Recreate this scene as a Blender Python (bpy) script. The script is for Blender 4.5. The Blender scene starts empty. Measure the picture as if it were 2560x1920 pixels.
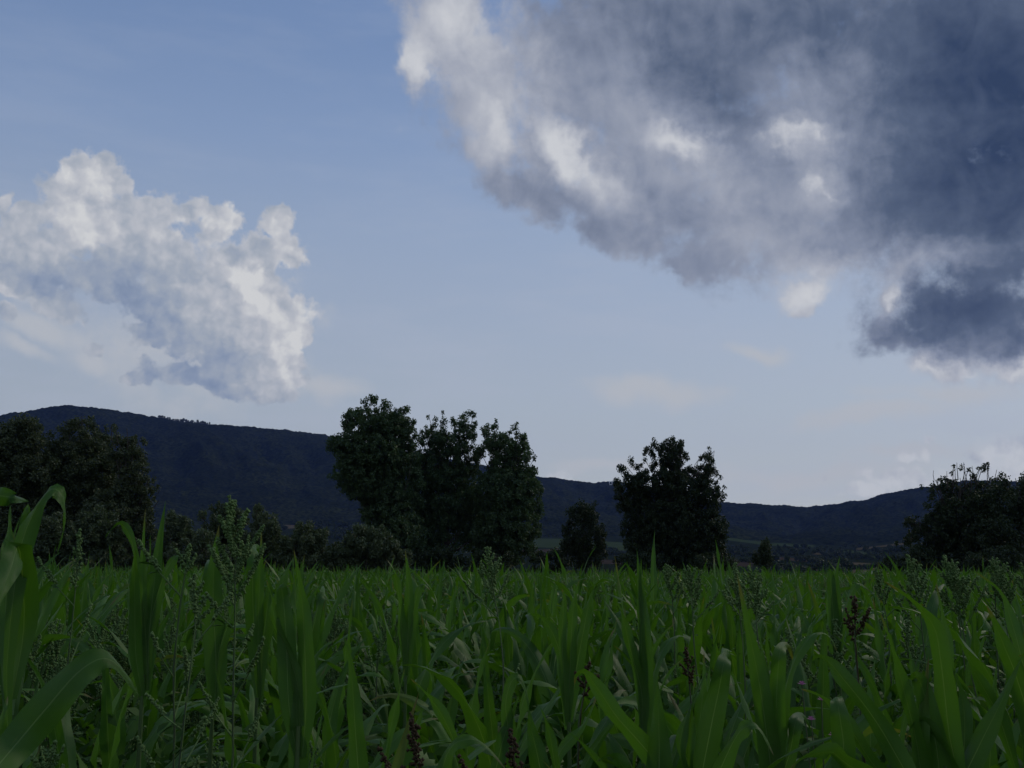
import bpy, math, random
import numpy as np
from mathutils import Vector, Matrix

# ------------------------------------------------------------------ camera, sky, sun, exposure
scene = bpy.context.scene
COL = scene.collection
R = math.radians
FPX = 2560 * 35.0 / 36.0            # focal length in photo pixels
HORIZON = 1420.0                    # photo row of the true horizon
PITCH = math.atan((HORIZON - 960.0) / FPX)
CAM_Z = 1.5
SUN_AZ, SUN_EL = R(52), R(38)       # sun ahead on the right, behind the dark cloud
CP, SP = math.cos(PITCH), math.sin(PITCH)

cam_data = bpy.data.cameras.new("camera")
cam_data.lens, cam_data.sensor_width = 35.0, 36.0
cam_data.clip_start, cam_data.clip_end = 0.05, 30000
cam = bpy.data.objects.new("camera", cam_data)
cam.location = (0, 0, CAM_Z)
cam.rotation_euler = (R(90) + PITCH, 0, 0)
COL.objects.link(cam)
scene.camera = cam


def ray(px, py):
    """World direction seen at a photo pixel, scaled to y = 1."""
    a, b = (px - 1280.0) / FPX, (960.0 - py) / FPX
    y = CP - b * SP
    return a / y, (SP + b * CP) / y


def at(px, py, Y):
    a, t = ray(px, py)
    return Vector((a * Y, Y, CAM_Z + t * Y))


def azel(px, py):
    a, t = ray(px, py)
    return math.atan(a), math.atan(t / math.hypot(1, a))


scene.view_settings.view_transform = 'Standard'
scene.view_settings.look = 'None'
scene.view_settings.exposure = 0.0
scene.view_settings.gamma = 1.0
scene.render.engine = 'CYCLES'
scene.cycles.use_denoising = True
scene.cycles.max_bounces = 6
scene.cycles.diffuse_bounces = 3
scene.cycles.glossy_bounces = 2
scene.cycles.transmission_bounces = 4
scene.cycles.transparent_max_bounces = 4
scene.cycles.volume_bounces = 1
scene.cycles.caustics_reflective = False
scene.cycles.caustics_refractive = False

world = bpy.data.worlds.new("World")
scene.world = world
world.use_nodes = True


def srgb(c):
    return tuple((x / 255 / 12.92 if x <= 10.3 else ((x / 255 + 0.055) / 1.055) ** 2.4) for x in c)


class NT:
    """Small helper to write node trees as expressions."""
    def __init__(self, tree):
        self.t, self.n, self.l = tree, tree.nodes, tree.links

    def put(self, sock, v):
        if v is None:
            return
        if isinstance(v, bpy.types.NodeSocket):
            self.l.new(v, sock)
        elif isinstance(v, (tuple, list)) and sock.type == 'RGBA' and len(v) == 3:
            sock.default_value = (*v, 1.0)
        else:
            sock.default_value = v

    def node(self, kind, props=None, **ins):
        nd = self.n.new(kind)
        for k, v in (props or {}).items():
            setattr(nd, k, v)
        for k, v in ins.items():
            self.put(nd.inputs[int(k[1:])] if k[0] == 'i' and k[1:].isdigit() else nd.inputs[k.replace('_', ' ')], v)
        return nd

    def math(self, op, a, b=None, c=None, clamp=False):
        nd = self.n.new('ShaderNodeMath')
        nd.operation, nd.use_clamp = op, clamp
        for i, v in enumerate((a, b, c)):
            self.put(nd.inputs[i], v)
        return nd.outputs[0]

    def vmath(self, op, a, b=None, out=0, scale=None):
        nd = self.n.new('ShaderNodeVectorMath')
        nd.operation = op
        self.put(nd.inputs[0], a)
        self.put(nd.inputs[1], b)
        if scale is not None:
            self.put(nd.inputs['Scale'], scale)
        return nd.outputs[out]

    def mix(self, f, a, b, blend='MIX'):
        nd = self.n.new('ShaderNodeMix')
        nd.data_type, nd.blend_type = 'RGBA', blend
        self.put(nd.inputs[0], f)
        self.put(nd.inputs[6], a)
        self.put(nd.inputs[7], b)
        return nd.outputs[2]

    def maprange(self, v, a, b, c=0.0, d=1.0, kind='SMOOTHSTEP'):
        nd = self.n.new('ShaderNodeMapRange')
        nd.interpolation_type = kind
        for i, x in enumerate((v, a, b, c, d)):
            self.put(nd.inputs[i], x)
        return nd.outputs[0]

    def noise(self, vec, scale, detail=2.0, rough=0.5, out=0, dist=0.0, dims='3D'):
        nd = self.n.new('ShaderNodeTexNoise')
        nd.noise_dimensions = dims
        self.put(nd.inputs['Vector'], vec)
        nd.inputs['Scale'].default_value = scale
        nd.inputs['Detail'].default_value = detail
        nd.inputs['Roughness'].default_value = rough
        nd.inputs['Distortion'].default_value = dist
        return nd.outputs[out]

    def ramp(self, f, stops, interp='LINEAR'):
        nd = self.n.new('ShaderNodeValToRGB')
        cr = nd.color_ramp
        cr.interpolation = interp
        while len(cr.elements) < len(stops):
            cr.elements.new(0.5)
        for e, (p, c) in zip(cr.elements, stops):
            e.position, e.color = p, (*c, 1.0)
        self.put(nd.inputs[0], f)
        return nd.outputs[0]


U = 24.89                                     # sky units: 1 unit ~ 100 photo pixels of angle


def build_sky():
    wt = world.node_tree
    wt.nodes.clear()
    q = NT(wt)
    tc = q.node('ShaderNodeTexCoord')
    d = q.vmath('NORMALIZE', tc.outputs['Generated'])
    sep = q.node('ShaderNodeSeparateXYZ', i0=d)
    az = q.math('ARCTAN2', sep.outputs[0], sep.outputs[1])
    el = q.math('ARCSINE', sep.outputs[2])
    P = q.node('ShaderNodeCombineXYZ', i0=q.math('MULTIPLY', az, U), i1=q.math('MULTIPLY', el, U)).outputs[0]

    # organic edges: warp the coordinates with two octaves groups of noise
    w1 = q.vmath('SUBTRACT', q.noise(P, 0.55, 3, 0.55, 1, dims='2D'), (0.5, 0.5, 0.5))
    w2 = q.vmath('SUBTRACT', q.noise(P, 2.6, 5, 0.6, 1, dims='2D'), (0.5, 0.5, 0.5))
    Pw = q.vmath('ADD', P, q.vmath('ADD', q.vmath('SCALE', w1, scale=1.0), q.vmath('SCALE', w2, scale=0.34)))
    Pw = q.vmath('MULTIPLY', Pw, (1, 1, 0))
    Ps = q.vmath('MULTIPLY', q.vmath('ADD', P, q.vmath('ADD', q.vmath('SCALE', w1, scale=1.1), q.vmath('SCALE', w2, scale=0.5))), (1, 1, 0))

    def spot(vec, b, grow, kind='SPHERICAL'):
        px, py, rx, ry, rot = b[:5]
        a0, e0 = azel(px, py)
        kx = abs(azel(px + 20, py)[0] - azel(px - 20, py)[0]) / 40 * U
        ky = abs(azel(px, py + 20)[1] - azel(px, py - 20)[1]) / 40 * U
        m = q.node('ShaderNodeMapping', {'vector_type': 'TEXTURE'}, i0=vec)
        m.inputs[1].default_value = (a0 * U, e0 * U, 0)
        m.inputs[2].default_value = (0, 0, R(-rot))
        m.inputs[3].default_value = (rx * kx * grow, ry * ky * grow, 1)
        return q.node('ShaderNodeTexGradient', {'gradient_type': kind}, i0=m.outputs[0]).outputs[1]

    def union(vec, blobs):
        acc = 0.0
        for b in blobs:
            acc = q.math('SMOOTH_MAX', acc, spot(vec, b, 2.0), 0.16)
        return acc

    def strokes(vec, blobs, start=0.0):
        acc = start
        for b in blobs:
            acc = q.math('MULTIPLY_ADD', spot(vec, b, 1.35, 'QUADRATIC_SPHERE' if b[5] > 0.7 else 'SPHERICAL'), b[5], acc)
        return acc

    N = q.noise(P, 0.9, 8, 0.55, dims='2D')                                   # fibrous cloud detail
    Nf = q.math('SUBTRACT', N, 0.5)
    Ne = q.math('MULTIPLY_ADD', q.math('SUBTRACT', q.noise(P, 3.2, 6, 0.62, dims='2D'), 0.5), 0.55, Nf)      # finer, for torn edges
    Nw = q.math('SUBTRACT', q.noise(P, 0.8, 9, 0.58, 0, 0.55, dims='2D'), 0.5)                              # wisps drawn out by the wind
    off = q.vmath('ADD', P, (0.16, 0.20, 0))
    relief = q.math('SUBTRACT', q.noise(off, 1.3, 5, 0.5, dims='2D'), q.noise(P, 1.3, 5, 0.5, dims='2D'))

    clear = q.node('ShaderNodeTexSky', {'sky_type': 'NISHITA', 'sun_disc': False, 'sun_elevation': SUN_EL, 'sun_rotation': SUN_AZ,
                                        'air_density': AIR, 'dust_density': DUST, 'ozone_density': OZONE}).outputs[0]
    clear = q.mix(1.0, clear, SKY_TINT, 'MULTIPLY')
    # the humid summer air whitens the sky towards the horizon
    deg = q.math('MULTIPLY', el, 180 / math.pi / 90)
    air = q.ramp(deg, [(p / 90, tuple(x * 10 for x in srgb(c))) for p, c in SKY_RAMP])
    side = q.math('MULTIPLY_ADD', az, 0.12, 1.0)
    clear = q.mix(0.85, clear, q.vmath('SCALE', air, scale=side))
    # faint veils of high cirrus streaks in the clear part, more towards the horizon
    veil = q.noise(q.vmath('MULTIPLY', P, (0.35, 1.6, 1)), 0.6, 6, 0.6, dims='2D')
    veil = q.math('MULTIPLY', q.maprange(veil, 0.42, 0.75), q.maprange(el, 0.45, 0.05, 0.09, 0.38))
    clear = q.mix(veil, clear, tuple(x * 10 for x in srgb((176, 184, 200))))

    def layer(D, k, width, soft):
        return q.maprange(q.math('MULTIPLY_ADD', Ne, k, D), 0.5 - width, 0.5 + width * soft)

    # --- shapes
    def billow(vec):
        v = q.node('ShaderNodeTexVoronoi', {'voronoi_dimensions': '2D', 'feature': 'SMOOTH_F1'}, Vector=vec)
        v.inputs['Scale'].default_value, v.inputs['Detail'].default_value, v.inputs['Roughness'].default_value = 1.5, 2.5, 0.55
        v.inputs['Smoothness'].default_value = 0.35
        return v.outputs['Distance']
    Pb = q.vmath('MULTIPLY', q.vmath('ADD', P, q.vmath('SCALE', w2, scale=0.30)), (1, 1, 0))
    bil = billow(Pb)
    puff = q.math('SUBTRACT', 0.52, bil)                                                 # rounded heads of the cumulus
    puff_side = q.math('SUBTRACT', bil, billow(q.vmath('ADD', Pb, (0.14, 0.18, 0))))
    DA = q.math('MULTIPLY_ADD', puff, 0.19, union(Pw, CUMULUS))
    aA = layer(DA, 0.42, 0.05, 2.2)
    DB = union(Pw, STORM)
    aB = layer(DB, 0.46, 0.17, 1.2)
    DW = union(q.vmath('MULTIPLY', q.vmath('ADD', P, q.vmath('SCALE', w1, scale=0.7)), (1, 1, 0)), WISPS)
    aW = q.math('MULTIPLY', q.maprange(q.math('MULTIPLY_ADD', Nf, 0.9, DW), 0.28, 0.90), 0.85)
    DH = union(Pw, HUMILIS)
    aH = q.math('MULTIPLY', layer(DH, 0.7, 0.20, 1.8), 0.62)
    # loose clouds over the part of the sky the camera does not face
    away = q.maprange(q.math('MAXIMUM', q.math('DIVIDE', q.math('ABSOLUTE', az), 0.62), q.math('DIVIDE', el, 0.80)), 0.95, 1.3)
    aO = q.math('MULTIPLY', q.maprange(q.noise(d, 3.2, 8, 0.55), 0.46, 0.60), away)

    # --- brightness inside the clouds
    bA = q.math('MULTIPLY_ADD', Nf, 0.10, strokes(Ps, LIGHT_CUMULUS, 0.72))
    bA = q.math('MULTIPLY_ADD', relief, 0.20, bA)
    bA = q.math('MULTIPLY_ADD', puff_side, 0.30, q.math('MULTIPLY_ADD', puff, 0.11, bA))
    bB = q.math('MULTIPLY_ADD', Nw, 0.26, strokes(Ps, LIGHT_STORM, 0.545))
    bB = q.math('MULTIPLY_ADD', relief, 0.16, bB)
    stops = [(0.0, srgb((42, 58, 86))), (0.25, srgb((83, 96, 119))), (0.5, srgb((131, 140, 159))), (0.72, srgb((165, 170, 183))), (1.0, srgb((206, 208, 212)))]
    stops = [(p, tuple(x * 10 for x in c)) for p, c in stops]
    col = q.mix(aO, clear, q.ramp(q.math('MULTIPLY_ADD', relief, 0.8, 0.66), stops))
    col = q.mix(aW, col, tuple(x * 10 for x in srgb((185, 189, 195))))
    col = q.mix(aH, col, q.ramp(q.math('MULTIPLY_ADD', relief, 0.8, 0.92), stops))
    col = q.mix(q.math('MULTIPLY', aB, 0.97), col, q.ramp(bB, stops))
    warm = [(p, tuple(x * 10 for x in srgb(c))) for p, c in ((0.0, (104, 124, 156)), (0.35, (138, 152, 175)), (0.62, (164, 172, 184)), (0.82, (188, 191, 198)), (1.0, (212, 213, 214)))]
    col = q.mix(q.math('MULTIPLY', aA, 0.97), col, q.ramp(bA, warm))
    # torn white rims where the sun catches the edge of the storm cloud
    DC = union(Pw, CRESTS)
    aC = q.math('MULTIPLY', q.maprange(q.math('MULTIPLY_ADD', Ne, 1.10, DC), 0.40, 1.20), 0.72)
    col = q.mix(aC, col, tuple(x * 10 for x in srgb((204, 206, 211))))
    bg = q.node('ShaderNodeBackground', Color=col, Strength=0.1)
    out = q.node('ShaderNodeOutputWorld')
    q.l.new(bg.outputs[0], out.inputs[0])


HAZE_DENSITY = 2.6e-5
AIR, DUST, OZONE = 1.0, 1.6, 2.0
SKY_TINT = (0.62, 0.60, 0.62)
SKY_RAMP = [(0, (182, 188, 191)), (4, (182, 189, 195)), (9, (176, 187, 199)), (14, (167, 181, 201)), (19, (156, 174, 201)), (24, (139, 162, 198)), (29, (123, 149, 190)), (34, (115, 142, 186)), (60, (92, 118, 166)), (90, (80, 106, 156))]
# clouds as ellipses on the sky: photo column, row, half width, half height, tilt (degrees, clockwise)[, brightness]
CUMULUS = [
    (226, 455, 116, 74, 0), (260, 520, 110, 80, 0), (149, 481, 80, 62, 0), (194, 553, 110, 90, 0), (300, 470, 60, 40, 30), (384, 540, 110, 62, 0), (479, 515, 40, 46, 0),
    (545, 556, 62, 52, 0), (705, 556, 60, 54, 0), (728, 615, 44, 52, 0), (655, 625, 84, 66, 0), (407, 640, 200, 90, 0), (590, 690, 130, 90, 0),
    (735, 762, 36, 44, 0), (746, 822, 50, 66, 0), (690, 800, 105, 100, 0), (452, 752, 190, 120, 20), (560, 780, 150, 120, 20), (330, 600, 130, 90, 0), (290, 720, 140, 80, 25), (370, 840, 80, 42, 15),
    (560, 870, 150, 80, 10), (690, 900, 80, 95, 0), (450, 938, 110, 42, -10), (640, 978, 120, 40, 10), (735, 905, 55, 80, 0), (590, 950, 90, 46, 10), (700, 985, 60, 34, 0), (9, 517, 28, 38, 0), (8, 650, 40, 28, 0),
    (75, 684, 90, 36, 15), (145, 760, 62, 46, 30), (240, 885, 42, 22, 20), (60, 610, 70, 66, 0), (120, 640, 110, 70, 15), (210, 690, 110, 70, 20), (60, 560, 60, 50, 0), (20, 700, 60, 44, 10), (8, 770, 30, 42, 0), (360, 958, 40, 16, -20)]
STORM = [
    (1920, 60, 340, 240, 0), (2260, 430, 330, 270, 0), (1650, 300, 260, 180, 20),
    (1110, 60, 110, 150, -25), (1041, 165, 42, 62, 0), (1200, 200, 130, 190, -30), (1230, 370, 70, 60, 20), (1400, 380, 130, 120, 35), (1330, 480, 130, 62, 22),
    (1450, 500, 100, 62, 25), (1600, 150, 420, 260, 0), (1600, 480, 220, 130, 25), (1560, 585, 160, 50, 22), (1800, 640, 120, 62, 10), (1720, 670, 60, 30, 15),
    (1950, 450, 330, 260, 10), (2100, 610, 200, 80, 0), (2300, 200, 500, 420, 0), (2480, 560, 330, 200, -10), (2420, 800, 250, 110, 10), (2230, 830, 90, 50, 15),
    (2205, 755, 30, 50, 0), (2010, 725, 60, 46, 0), (2000, 770, 32, 26, 30), (2350, 905, 90, 36, 12), (2520, 900, 120, 52, 0), (2900, 300, 700, 600, 0), (2000, -350, 800, 420, 0),
    (3300, 700, 600, 420, 0), (3300, -600, 900, 700, 0)]
CRESTS = [
    (1412, 338, 40, 24, 30), (1436, 378, 46, 40, 0), (1468, 415, 44, 22, 45), (1500, 455, 30, 14, 45), (1668, 350, 34, 22, 10), (1700, 362, 34, 16, 20), (1735, 352, 26, 14, 0), (1985, 322, 80, 18, -5), (1945, 350, 24, 34, 20),
    (2040, 340, 26, 18, 40), (2030, 455, 18, 46, -35), (2060, 490, 26, 14, 30), (2212, 738, 20, 26, 0), (2208, 770, 12, 18, 0), (2015, 722, 46, 30, 0), (2025, 755, 24, 30, 0), (1110, 40, 60, 40, 40), (1045, 168, 26, 34, 0),
    (1235, 300, 36, 60, -15), (1250, 350, 30, 20, 30), (2420, 938, 34, 14, 20), (2300, 915, 26, 10, 20), (2550, 925, 32, 18, 0)]
WISPS = [
    (40, 640, 150, 90, 10), (110, 820, 120, 40, 20), (480, 820, 260, 200, 10),
    (1640, 980, 190, 34, 4), (2190, 1032, 190, 32, -6), (2400, 975, 190, 26, 5), (1895, 887, 80, 20, 8), (820, 975, 80, 30, 0),
    (2040, 1190, 260, 28, -3), (2260, 1130, 160, 20, -4), (1560, 1170, 220, 20, 3), (60, 870, 90, 20, 12), (230, 910, 70, 26, 20)]
HUMILIS = [
    (2530, 1140, 80, 56, 15), (2480, 1125, 40, 26, 0), (2560, 1190, 110, 40, 0), (2310, 1093, 26, 14, 0), (2302, 1142, 16, 16, 0), (2160, 1192, 22, 13, 0), (2255, 1155, 26, 10, 0),
    (2240, 1205, 60, 18, 0), (2290, 1205, 34, 22, 0), (2070, 1187, 16, 12, 0), (1372, 1190, 34, 16, 0), (1400, 1200, 36, 10, 10), (2170, 1230, 60, 14, 0), (2350, 1190, 26, 30, 0)]
LIGHT_CUMULUS = [
    (185, 520, 80, 80, 40, 0.26), (230, 455, 110, 70, 0, 0.10), (200, 590, 110, 40, -20, 0.14), (440, 550, 170, 60, 8, 0.14), (575, 550, 50, 60, 0, 0.22), (720, 590, 60, 90, 0, 0.24),
    (612, 690, 50, 44, 0, 0.50), (640, 745, 70, 60, 40, 0.24), (750, 810, 70, 110, 10, 0.28), (650, 820, 110, 80, 20, 0.10), (460, 640, 150, 70, 10, 0.08), (335, 815, 40, 24, 10, 0.20),
    (290, 735, 190, 90, 28, -0.30), (410, 830, 190, 80, 22, -0.22), (100, 680, 110, 45, 10, -0.24), (480, 940, 150, 50, 0, -0.27), (620, 985, 120, 34, 8, -0.22), (370, 660, 130, 60, 20, -0.12), (540, 880, 80, 60, 30, -0.12),
    (715, 930, 80, 90, 0, 0.16), (380, 955, 60, 26, 0, -0.18), (590, 610, 120, 40, 10, -0.07)]
LIGHT_STORM = [
    (1110, 50, 170, 150, -25, 0.32), (1041, 165, 50, 66, 0, 0.28), (1250, 300, 130, 110, 30, 0.24), (1240, 370, 60, 56, 0, 0.14), (1412, 372, 42, 90, -28, 0.48), (1470, 440, 60, 110, -32, 0.30), (1330, 160, 90, 150, -20, 0.10),
    (1695, 353, 90, 34, 8, 0.34), (1600, 300, 150, 90, 10, 0.08), (1985, 340, 110, 46, 5, 0.32), (2010, 230, 150, 90, -10, 0.12), (2035, 460, 60, 80, -40, 0.22), (1750, 420, 170, 90, 20, 0.12), (1900, 600, 150, 90, 0, 0.10), (1530, 480, 60, 80, -30, 0.10),
    (2350, 640, 330, 42, -6, 0.22), (2010, 740, 110, 90, 0, 0.46), (2205, 750, 40, 60, 0, 0.42), (2330, 920, 110, 36, 10, 0.34), (2520, 930, 110, 36, 0, 0.42), (2480, 720, 160, 30, 0, 0.08),
    (1411, 500, 150, 62, 22, -0.12), (1760, 640, 130, 62, 10, -0.06), (1660, 80, 380, 150, 10, -0.09), (1200, 150, 160, 180, -20, 0.10), (1800, 230, 200, 100, 25, -0.14), (2100, 90, 520, 190, 5, -0.22), (1840, 300, 110, 60, 30, -0.10), (2500, 420, 360, 400, 0, -0.34), (2420, 150, 360, 260, 0, -0.14),
    (1900, 400, 120, 80, 30, -0.10), (1720, 540, 110, 46, 15, -0.10), (2230, 500, 220, 110, -10, -0.16), (2400, 790, 280, 100, 6, -0.34), (2230, 830, 120, 60, 10, -0.10), (2900, 300, 700, 600, 0, -0.30), (2000, -350, 800, 420, 0, -0.25), (1650, 220, 120, 70, 30, -0.06)]
build_sky()

sun_data = bpy.data.lights.new("sun", 'SUN')
sun_data.energy, sun_data.angle, sun_data.color = 0.9, R(12), (1.0, 0.90, 0.74)
sun = bpy.data.objects.new("sun", sun_data)
sd = Vector((math.sin(SUN_AZ) * math.cos(SUN_EL), math.cos(SUN_AZ) * math.cos(SUN_EL), math.sin(SUN_EL)))
sun.rotation_euler = sd.to_track_quat('Z', 'Y').to_euler()
sun.location = sd * 100 + Vector((0, 0, 50))
COL.objects.link(sun)

# ------------------------------------------------------------------ mesh and material helpers
rng = np.random.default_rng(7)
random.seed(7)


def add_mesh(name, V, F, uv=None, mats=(), midx=None, smooth=True):
    """Mesh data from arrays: V (n,3), F (m,3|4), uv (m*k,2) per loop."""
    V = np.asarray(V, np.float32)
    F = np.asarray(F, np.int32)
    me = bpy.data.meshes.new(name)
    m, k = F.shape
    me.vertices.add(len(V))
    me.vertices.foreach_set('co', V.ravel())
    me.loops.add(m * k)
    me.loops.foreach_set('vertex_index', F.ravel())
    me.polygons.add(m)
    me.polygons.foreach_set('loop_start', np.arange(0, m * k, k, dtype=np.int32))
    if midx is not None:
        me.polygons.foreach_set('material_index', np.asarray(midx, np.int32))
    if smooth:
        me.polygons.foreach_set('use_smooth', np.ones(m, bool))
    if uv is not None:
        me.uv_layers.new(name='UVMap').data.foreach_set('uv', np.asarray(uv, np.float32).ravel())
    for x in mats:
        me.materials.append(x)
    me.update(calc_edges=True)
    return me


def obj(name, me, parent=None, loc=None):
    o = bpy.data.objects.new(name, me)
    COL.objects.link(o)
    if parent is not None:
        o.parent = parent
    if loc is not None:
        o.location = loc
    return o


def tag(o, label=None, cat=None, group=None, kind=None):
    for k, v in (('label', label), ('category', cat), ('group', group), ('kind', kind)):
        if v:
            o[k] = v
    return o


def thing(name, label, cat, loc=(0, 0, 0), rz=0.0, group=None):
    o = bpy.data.objects.new(name, None)
    o.empty_display_size = 0.1
    COL.objects.link(o)
    o.location = loc
    o.rotation_euler = (0, 0, rz)
    return tag(o, label, cat, group)


class Bag:
    """Collects pieces of geometry for one mesh."""
    def __init__(self):
        self.V, self.F, self.UV, self.n = [], [], [], 0

    def add(self, V, F, uv=None):
        V = np.asarray(V, float)
        F = np.asarray(F, int)
        self.V.append(V)
        self.F.append(F + self.n)
        self.UV.append(np.zeros((F.size, 2)) if uv is None else uv)
        self.n += len(V)

    def mesh(self, name, mats, smooth=True):
        return add_mesh(name, np.concatenate(self.V), np.concatenate(self.F), np.concatenate(self.UV), mats, smooth=smooth)


def unit(v):
    v = np.asarray(v, float)
    return v / np.maximum(np.linalg.norm(v, axis=-1, keepdims=True), 1e-9)


def tube(bag, P, rad, k=6):
    """Tapered tube along points P (n,3) with radii rad (n)."""
    P = np.asarray(P, float)
    n = len(P)
    T = unit(np.gradient(P, axis=0))
    ref = np.array([1.0, 0, 0]) if abs(T[0][0]) < 0.8 else np.array([0, 1.0, 0])
    A = unit(np.cross(T, ref))
    B = np.cross(T, A)
    ang = np.arange(k) * 2 * np.pi / k
    V = P[:, None, :] + np.asarray(rad)[:, None, None] * (np.cos(ang)[None, :, None] * A[:, None, :] + np.sin(ang)[None, :, None] * B[:, None, :])
    i = np.arange(n - 1)[:, None] * k
    j = np.arange(k)[None, :]
    F = np.stack([i + j, i + (j + 1) % k, i + k + (j + 1) % k, i + k + j], -1).reshape(-1, 4)
    bag.add(V.reshape(-1, 3), F)


def box(bag, lo, hi):
    (a, b, c), (d, e, f) = lo, hi
    V = [(a, b, c), (d, b, c), (d, e, c), (a, e, c), (a, b, f), (d, b, f), (d, e, f), (a, e, f)]
    bag.add(V, [(0, 3, 2, 1), (4, 5, 6, 7), (0, 1, 5, 4), (1, 2, 6, 5), (2, 3, 7, 6), (3, 0, 4, 7)])


def material(name):
    m = bpy.data.materials.new(name)
    m.use_nodes = True
    m.node_tree.nodes.clear()
    q = NT(m.node_tree)
    out = q.node('ShaderNodeOutputMaterial')
    return m, q, out


def matte(name, c1, c2, scale=1.0, rough=0.9, detail=4, spec=0.0):
    m, q, out = material(name)
    g = q.node('ShaderNodeNewGeometry')
    f = q.maprange(q.noise(g.outputs['Position'], scale, detail, 0.6), 0.3, 0.7)
    b = q.node('ShaderNodeBsdfPrincipled', Base_Color=q.mix(f, c1, c2), Roughness=rough)
    b.inputs['Specular IOR Level'].default_value = spec
    q.l.new(b.outputs[0], out.inputs[0])
    return m


def leafy(name, c1, c2, trans, rough=0.5, share=0.3, spec=0.3):
    """Foliage: two greens mixed by island and by place, part of the light passes through the leaf."""
    m, q, out = material(name)
    g = q.node('ShaderNodeNewGeometry')
    oi = q.node('ShaderNodeObjectInfo')
    f = q.math('ADD', q.math('MULTIPLY', g.outputs['Random Per Island'], 0.6), q.math('MULTIPLY', oi.outputs['Random'], 0.4))
    col = q.mix(f, c1, c2)
    b = q.node('ShaderNodeBsdfPrincipled', Base_Color=col, Roughness=rough)
    b.inputs['Specular IOR Level'].default_value = spec
    t = q.node('ShaderNodeBsdfTranslucent', Color=q.mix(1.0, col, trans, 'MULTIPLY'))
    q.l.new(q.node('ShaderNodeMixShader', i0=share, i1=b.outputs[0], i2=t.outputs[0]).outputs[0], out.inputs[0])
    return m


# ------------------------------------------------------------------ terrain: ground, valley, wooded hills
def vnoise(x, y, seed=0):
    """Smooth value noise on arrays."""
    xi, yi = np.floor(x).astype(np.int64), np.floor(y).astype(np.int64)
    fx, fy = x - xi, y - yi
    fx, fy = fx * fx * (3 - 2 * fx), fy * fy * (3 - 2 * fy)

    def h(a, b):
        n = (a * 374761393 + b * 668265263 + seed * 1442695041) & 0x7fffffff
        n = ((n ^ (n >> 13)) * 1274126177) & 0x7fffffff
        return ((n ^ (n >> 16)) & 0xffff) / 65535.0
    return (h(xi, yi) * (1 - fx) + h(xi + 1, yi) * fx) * (1 - fy) + (h(xi, yi + 1) * (1 - fx) + h(xi + 1, yi + 1) * fx) * fy


def crowns(x, y, cell, seed=0):
    """Dome heights (0..1) of a closed forest canopy with one crown per cell."""
    gx, gy = x / cell, y / cell
    xi, yi = np.floor(gx).astype(np.int64), np.floor(gy).astype(np.int64)
    best = np.zeros_like(gx)
    for dx in (-1, 0, 1):
        for dy in (-1, 0, 1):
            a, b = xi + dx, yi + dy
            n = (a * 374761393 + b * 668265263 + seed) & 0x7fffffff
            n = ((n ^ (n >> 13)) * 1274126177) & 0x7fffffff
            rx, ry, rh = (n & 0xff) / 255.0, ((n >> 8) & 0xff) / 255.0, ((n >> 16) & 0xff) / 255.0
            d2 = (gx - a - 0.15 - 0.7 * rx) ** 2 + (gy - b - 0.15 - 0.7 * ry) ** 2
            best = np.maximum(best, (0.55 + 0.45 * rh) * np.sqrt(np.clip(1 - d2 / 0.75, 0, None)))
    return best


SKYLINE = [(-900, 1180), (-500, 1110), (-200, 1060), (0, 1037), (60, 1028), (110, 1018), (171, 1013), (230, 1017), (285, 1025), (399, 1045), (525, 1060), (651, 1068), (740, 1077),
           (814, 1086), (831, 1091), (1000, 1124), (1200, 1162), (1337, 1188), (1429, 1201), (1475, 1206), (1486, 1209), (1498, 1205), (1536, 1203), (1620, 1215), (1802, 1254), (1910, 1260),
           (2025, 1267), (2091, 1261), (2124, 1252), (2169, 1249), (2198, 1237), (2252, 1225), (2318, 1216), (2377, 1206), (2431, 1201), (2527, 1203), (2700, 1215), (3000, 1190), (3500, 1240)]
FOOT = [(-900, 1310), (700, 1312), (920, 1318), (1340, 1340), (1800, 1343), (2020, 1362), (2130, 1366), (2250, 1352), (2600, 1345), (3500, 1345)]
R_FOOT, R_RIDGE = 2500.0, 4600.0


def curve_of(pts):
    A = np.array([azel(*p)[0] for p in pts])
    T = np.array([math.tan(azel(*p)[1]) for p in pts])
    return lambda az: np.interp(az, A, T)


t_sky, t_foot = curve_of(SKYLINE), curve_of(FOOT)


def valley_z(az, r):
    zf = CAM_Z + t_foot(az) * R_FOOT
    s = np.clip((r - 650) / (R_FOOT - 650), 0, 1.2)
    dip = -6.0 * np.clip((r - 110) / 240, 0, 1) ** 2 * (3 - 2 * np.clip((r - 110) / 240, 0, 1))
    swell = 2.5 * (vnoise(r * np.sin(az) / 170 + 50, r * np.cos(az) / 120, 3) - 0.5) * np.clip((r - 500) / 500, 0, 1)
    front = np.clip((1.25 - np.abs(az)) / 0.25, 0, 1)
    return dip * front + ((zf + 6) * s ** 1.45 + swell) * front


def px_of(x, y, z):
    """Photo pixel of world points."""
    z = z - CAM_Z
    f = y * CP + z * SP
    return 1280 + FPX * x / f, 960 - FPX * (z * CP - y * SP) / f


def polar_sheet(name, az, rr, zfun, mats, midx_fun=None, smooth=True):
    A, Rr = np.meshgrid(az, rr)
    Z = zfun(A, Rr)
    V = np.stack([Rr * np.sin(A), Rr * np.cos(A), Z], -1).reshape(-1, 3)
    n, m = A.shape
    i = np.arange(n - 1)[:, None] * m
    j = np.arange(m - 1)[None, :]
    F = np.stack([i + j, i + j + 1, i + m + j + 1, i + m + j], -1).reshape(-1, 4)
    midx = None
    if midx_fun is not None:
        midx = midx_fun(V[F].mean(1))
    return tag(obj(name, add_mesh(name, V, F, None, mats, midx, smooth)), kind='structure')


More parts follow.
